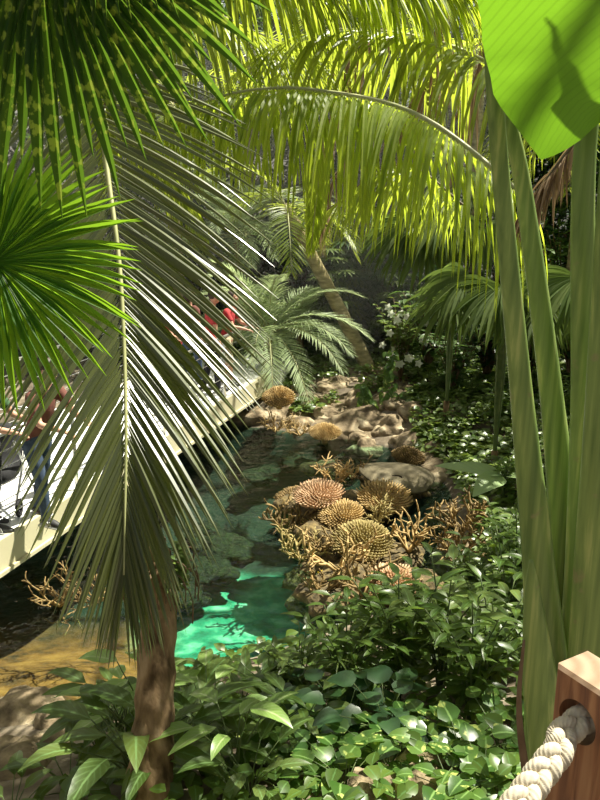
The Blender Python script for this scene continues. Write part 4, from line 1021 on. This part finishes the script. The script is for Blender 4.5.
# vines trailing down over the far rocks
for k, (px, py, L_, lab) in enumerate([(388, 352, 1.5, 'leafy vine trailing over the far rocks below the white-flowered shrub'), (362, 385, .9, 'thin vine with yellow-green leaves hanging over the rounded boulder'), (405, 395, .8, 'short vine hanging beside the brightest far rock')]):
    p = at(px, py, 13.6); r = empty('trailing_vine', p, lab, 'vine'); rs = np.random.default_rng(k+90); m = MB(); ml = MB()
    for q in range(4):
        P = spline([[rs.normal(0, .08), 0, 0], [rs.normal(0, .15), -.06, -L_*.4], [rs.normal(0, .2), -.1, -L_*rs.uniform(.7, 1)]], 16); tube(m, P, .006, 4)
        a = rs.uniform(0, 6.28, 16); leaves(ml, P, np.stack([np.cos(a), -.4+0*a, -.5+0*a], 1), np.stack([0*a, -1+0*a, .5+0*a], 1)+rs.normal(0, .3, (16, 3)), .13, .10, 'heart', .5, .1, 4)
    adopt(r, m.build('stem', M['twig'], r), ml.build('foliage', M['pothos'], r))

# background fan palms at right
def fanpalm(px, py, Yd, R0, n, label, mat, sd, h=None, dirs=None):
    rs = np.random.default_rng(sd); hub = at(px, py, Yd); g = float(terr(hub[0], hub[1])[0]); root = empty('fan_palm', (hub[0], hub[1], g), label, 'palm')
    for k in range(n):
        a = rs.uniform(math.pi*.9, math.pi*2.1) if dirs is None else R(dirs[k]); el = rs.uniform(-.1, .8)
        hh = hub+np.array([math.cos(a)*R0*.7, math.sin(a)*R0*.5, math.sin(el)*R0*.6])
        fanleaf(root, hh, (math.cos(a), math.sin(a)*.6, -.45), (math.cos(a)*.3, math.sin(a)*.4-.5, 1), 26, R0*rs.uniform(.85, 1.1), R(200), mat, 1.5, pet=[(hub[0], hub[1], g), hub-np.array([0, 0, .3])], cone=.05)
    m = MB(); tube(m, [[0, 0, -.1], [0, 0, (hub[2]-g)*.1]], .05, 10); adopt(root, m.build('trunk', M['bark'], root))
fanpalm(455, 235, 12.5, 1.0, 4, 'fan palm with drooping pale blades left of the green stalks', M['fanb'], 1, dirs=[200, 230, 300, 250])
fanpalm(505, 300, 10.5, .95, 5, 'low fan palm behind the tall green stalks', M['fanb'], 2, dirs=[190, 215, 255, 320, 280])
fanpalm(590, 300, 10.0, .95, 4, 'fan palm showing between the right-hand stalks', M['fanb'], 3, dirs=[200, 240, 280, 160])
fanpalm(478, 190, 17.0, 1.2, 3, 'far fan palm high behind the others', M['fanb'], 4, dirs=[180, 220, 260, 300])

# rhapis canes
def rhapis(seed):
    rs = np.random.default_rng(seed); root = empty('cane_palm', (0, 0, 0), 'x', 'palm'); ms = MB(); ml = MB()
    for k in range(11):
        a = k*2.4; rr_ = .3*math.sqrt((k+.5)/11); h = rs.uniform(.9, 2.1); b = np.array([math.cos(a)*rr_, math.sin(a)*rr_, -.05]); tube(ms, [b, b+[0, 0, h*.5], b+[math.cos(a)*.1, math.sin(a)*.1, h]], .012, 5)
        for q in range(7):
            hh = h*rs.uniform(.35, 1.05); aa = rs.uniform(0, 6.28); c = b+np.array([math.cos(aa)*.3, math.sin(aa)*.3, hh+.1]); tube(ms, [b+[0, 0, hh], c], .004, 4)
            D = np.array([math.cos(aa), math.sin(aa), -.15]); S = np.array([-math.sin(aa), math.cos(aa), 0]); ph = np.linspace(-1.5, 1.5, 8)
            leaves(ml, np.broadcast_to(c, (8, 3)), np.cos(ph)[:, None]*D+np.sin(ph)[:, None]*S, np.broadcast_to([0, 0, 1.], (8, 3)), .36, .045, 'lance', .6, .15, 4)
    adopt(root, ms.build('cane', M['stem'], root), ml.build('foliage', M['fanb'] if seed else M['dark'], root)); return Proto(root)
RH = [rhapis(0), rhapis(1)]
for px, py, Yd, q, sc, lab in [(335, 330, 17, 1, 1.1, 'cane palm with starry pale leaves left of the straight trunk'), (352, 335, 17.6, 0, 1.3, 'dark cane palm behind the leaning trunk'),
                           (385, 330, 17.4, 0, 1.3, 'dark cane palm right of the straight trunk'), (400, 340, 16.4, 1, .9, 'small starry cane palm behind the white-flowered shrub'),
                           (330, 300, 19, 0, 1.6, 'tall dark cane palm at the back centre')]:
    g = at(px, py, Yd); g[2] = float(terr(g[0], g[1])[0]); RH[q].put(g, Yd, sc, lab, 'cane palms at the back')

# background shrubs and trees
SB = [proto_plant('background_shrub', 'shrub', M[mt], 26, 1.5, .8, 14, .26, .10, 'ovate', .8, stemmat=M['twig'], seed=30+i, srad=.014, leaf_up=.1, nseg=4) for i, mt in enumerate(['jungle', 'dark', 'jungle'])]
def sb(px, Yd, q, sc, lab):
    g = at(px, 330, Yd); g[2] = float(terr(g[0], g[1])[0]); SB[q].put(g, px*.7, sc, lab)
for px, Yd, q, sc, lab in [(430, 15, 0, 1.0, 'green shrub under the drooping fan palm'), (455, 13.5, 0, .8, 'leafy shrub at the back edge of the slope'), (410, 17.5, 1, 1.3, 'dark shrub behind the white-flowered shrub'),
                           (490, 14, 1, 1.1, 'dark shrub behind the low fan palm'), (530, 13, 0, 1.0, 'shrub behind the second green stalk'), (575, 13, 1, 1.2, 'dark shrub between the right stalks'),
                           (620, 12, 0, 1.2, 'shrub behind the rightmost stalk'), (345, 20, 1, 1.6, 'dark tall shrub at the back centre'), (390, 20, 1, 1.8, 'dark tall shrub behind the straight trunk'),
                           (440, 19.5, 0, 1.8, 'tall shrub at the back, right of centre'), (300, 20, 0, 1.6, 'tall shrub behind the leaning palm'), (250, 20.5, 0, 1.5, 'tall shrub behind the silvery palms'),
                           (205, 19.5, 1, 1.5, 'shrub beyond the far end of the bridge'), (150, 18.5, 0, 1.5, 'shrub on the far side of the bridge'), (95, 17.5, 1, 1.5, 'shrub beyond the bridge behind the hanging frond'),
                           (40, 16.5, 0, 1.5, 'shrub beyond the bridge at the left'), (-30, 15, 1, 1.5, 'shrub beyond the bridge at the left edge'), (500, 18.5, 1, 1.8, 'tall shrub deep in the right background'), (560, 17, 0, 1.7, 'tall shrub in the far right background')]:
    sb(px, Yd, q, sc, lab)
# white-flowered shrub
pr = proto_plant('flowering_shrub', 'shrub', M['ivy'], 22, 1.5, .55, 12, .17, .10, 'ovate', .7, stemmat=M['twig'], seed=50, srad=.008, leaf_up=.2)
g = gp(400, 384); o = pr.put(g, 0, 1.0, 'shrub with white blossoms on the far bank'); m = MB(); K = 26
for q in range(K):
    a = rng.uniform(0, 6.28); rr_ = rng.uniform(.1, .55); c = np.array([math.cos(a)*rr_, math.sin(a)*rr_-.1, rng.uniform(.35, 1.5)]); ph = np.arange(5)*1.2566
    leaves(m, np.broadcast_to(c, (5, 3)), np.stack([np.cos(ph), -.4+0*ph, np.sin(ph)], 1), np.broadcast_to([0, -1., .3], (5, 3)), .09, .06, 'ovate', .1, .1, 3)
adopt(o, m.build('blossom', M['white'], o))

def treeproto(seed, mat):
    rs = np.random.default_rng(seed); root = empty('jungle_tree', (0, 0, 0), 'x', 'tree'); ms = MB(); ml = MB()
    tube(ms, spline([[0, 0, -.2], [.15, 0, 2.5], [-.1, .1, 5.5]], 12), np.linspace(.2, .1, 12), 10); cs = []
    for k in range(20):
        z = rs.uniform(1.2, 8.3); a = rs.uniform(0, 6.28); rr_ = rs.uniform(.3, 1.9); c = np.array([math.cos(a)*rr_, math.sin(a)*rr_, z]); cs.append(c); z0 = min(z*.75, 5.4)
        tube(ms, spline([[0, 0, z0], c*[.6, .6, 0]+[0, 0, z0*.4+z*.6], c], 6), np.linspace(.05, .015, 6), 5)
    cs = np.array(cs); K = 5200; q = cs[rs.integers(0, len(cs), K)]; dd = nrm(rs.normal(0, 1, (K, 3))); p = q+dd*rs.uniform(.5, 1.05, (K, 1))*np.array([1.05, 1.05, .8])
    leaves(ml, p, nrm(dd*[1, 1, .3]+rs.normal(0, .4, (K, 3))), dd*.5+[0, 0, 1], rs.uniform(.2, .36, K), rs.uniform(.09, .14, K), 'ovate', .8, .12, 3)
    adopt(root, ms.build('trunk', M['twig'], root), ml.build('crown', mat, root)); return Proto(root)
TR = [treeproto(1, M['jungle']), treeproto(2, M['dark']), treeproto(3, M['ivy'])]
for px, Yd, q, sc, lab in [(300, 23, 0, 1.0, 'big leafy tree at the back centre'), (375, 22.5, 1, 1.0, 'dark tree behind the straight palm trunks'), (440, 22, 0, 1.0, 'leafy tree at the back right of centre'),
                           (510, 21, 1, .95, 'dark tree behind the green stalks'), (570, 20, 0, .85, 'leafy tree behind the right stalks'), (640, 18.5, 1, .8, 'dark tree beyond the right edge'),
                           (240, 23, 0, 1.0, 'broad leafy tree at the back, left of centre'), (140, 21.5, 0, .9, 'leafy tree far behind the bridge'), (185, 22.5, 1, .98, 'dark tree behind the people on the bridge'), (60, 20, 0, .85, 'leafy tree beyond the bridge at the left'), (-20, 18.5, 1, .8, 'dark tree beyond the left edge of the bridge'), (340, 23.8, 2, .95, 'light green tree rising highest at the back')]:
    g = at(px, 300, Yd); g[2] = float(terr(g[0], g[1])[0]); TR[q].put(g, px*.37, sc, lab)

# hazy air at the back left where the sun comes through
m, nt, out = nmat('sunlit_haze'); vsc = N(nt, 'ShaderNodeVolumeScatter', Density=.016, Anisotropy=.3); vsc.inputs[0].default_value = (1, .98, .88, 1); nt.links.new(vsc.outputs[0], out.inputs['Volume'])
mb = MB(); box(mb, (-1.5, 18.2, 3.6), (11, 8, 7)); tagg(mb.build('haze', m, smooth=False), 'faint sunlit haze between the palms at the back', 'haze', kind='stuff')

# drop prototypes that were never placed
for pr in [p for L_ in PL.values() for p in L_]+RK+RD+RG+RH+SB+TR:
    if not pr.used:
        for c in KIDS.get(pr.o.name, []): bpy.data.objects.remove(c)
        bpy.data.objects.remove(pr.o)

# ------------------------------------------------------------------ light
w = bpy.data.worlds.new('sky'); scene.world = w; w.use_nodes = True; nt = w.node_tree; bg = nt.nodes['Background']
sky = nt.nodes.new('ShaderNodeTexSky'); sky.sky_type = 'NISHITA'; sky.sun_disc = False; sky.sun_elevation = R(62); sky.sun_rotation = R(-20); sky.dust_density = 4; sky.air_density = 1.2
wm = nt.nodes.new('ShaderNodeMix'); wm.data_type = 'RGBA'; wm.inputs[0].default_value = .4; nt.links.new(sky.outputs[0], wm.inputs[6]); wm.inputs[7].default_value = (5.5, 5.2, 4.3, 1)
nt.links.new(wm.outputs[2], bg.inputs[0]); bg.inputs[1].default_value = .092
sd = Vector((.44, .26, .86)).normalized()
sl = bpy.data.lights.new('sun', 'SUN'); sl.energy = 13; sl.angle = R(.6); sl.color = (1, .94, .78)
so = bpy.data.objects.new('sun', sl); COL.objects.link(so); so.rotation_euler = sd.to_track_quat('Z', 'Y').to_euler(); so.location = (0, 0, 20)
vs = scene.view_settings; scene.display_settings.display_device = 'sRGB'; vs.view_transform = 'Standard'; vs.look = 'None'; vs.exposure = 0.12; vs.gamma = 1; vs.use_curve_mapping = False
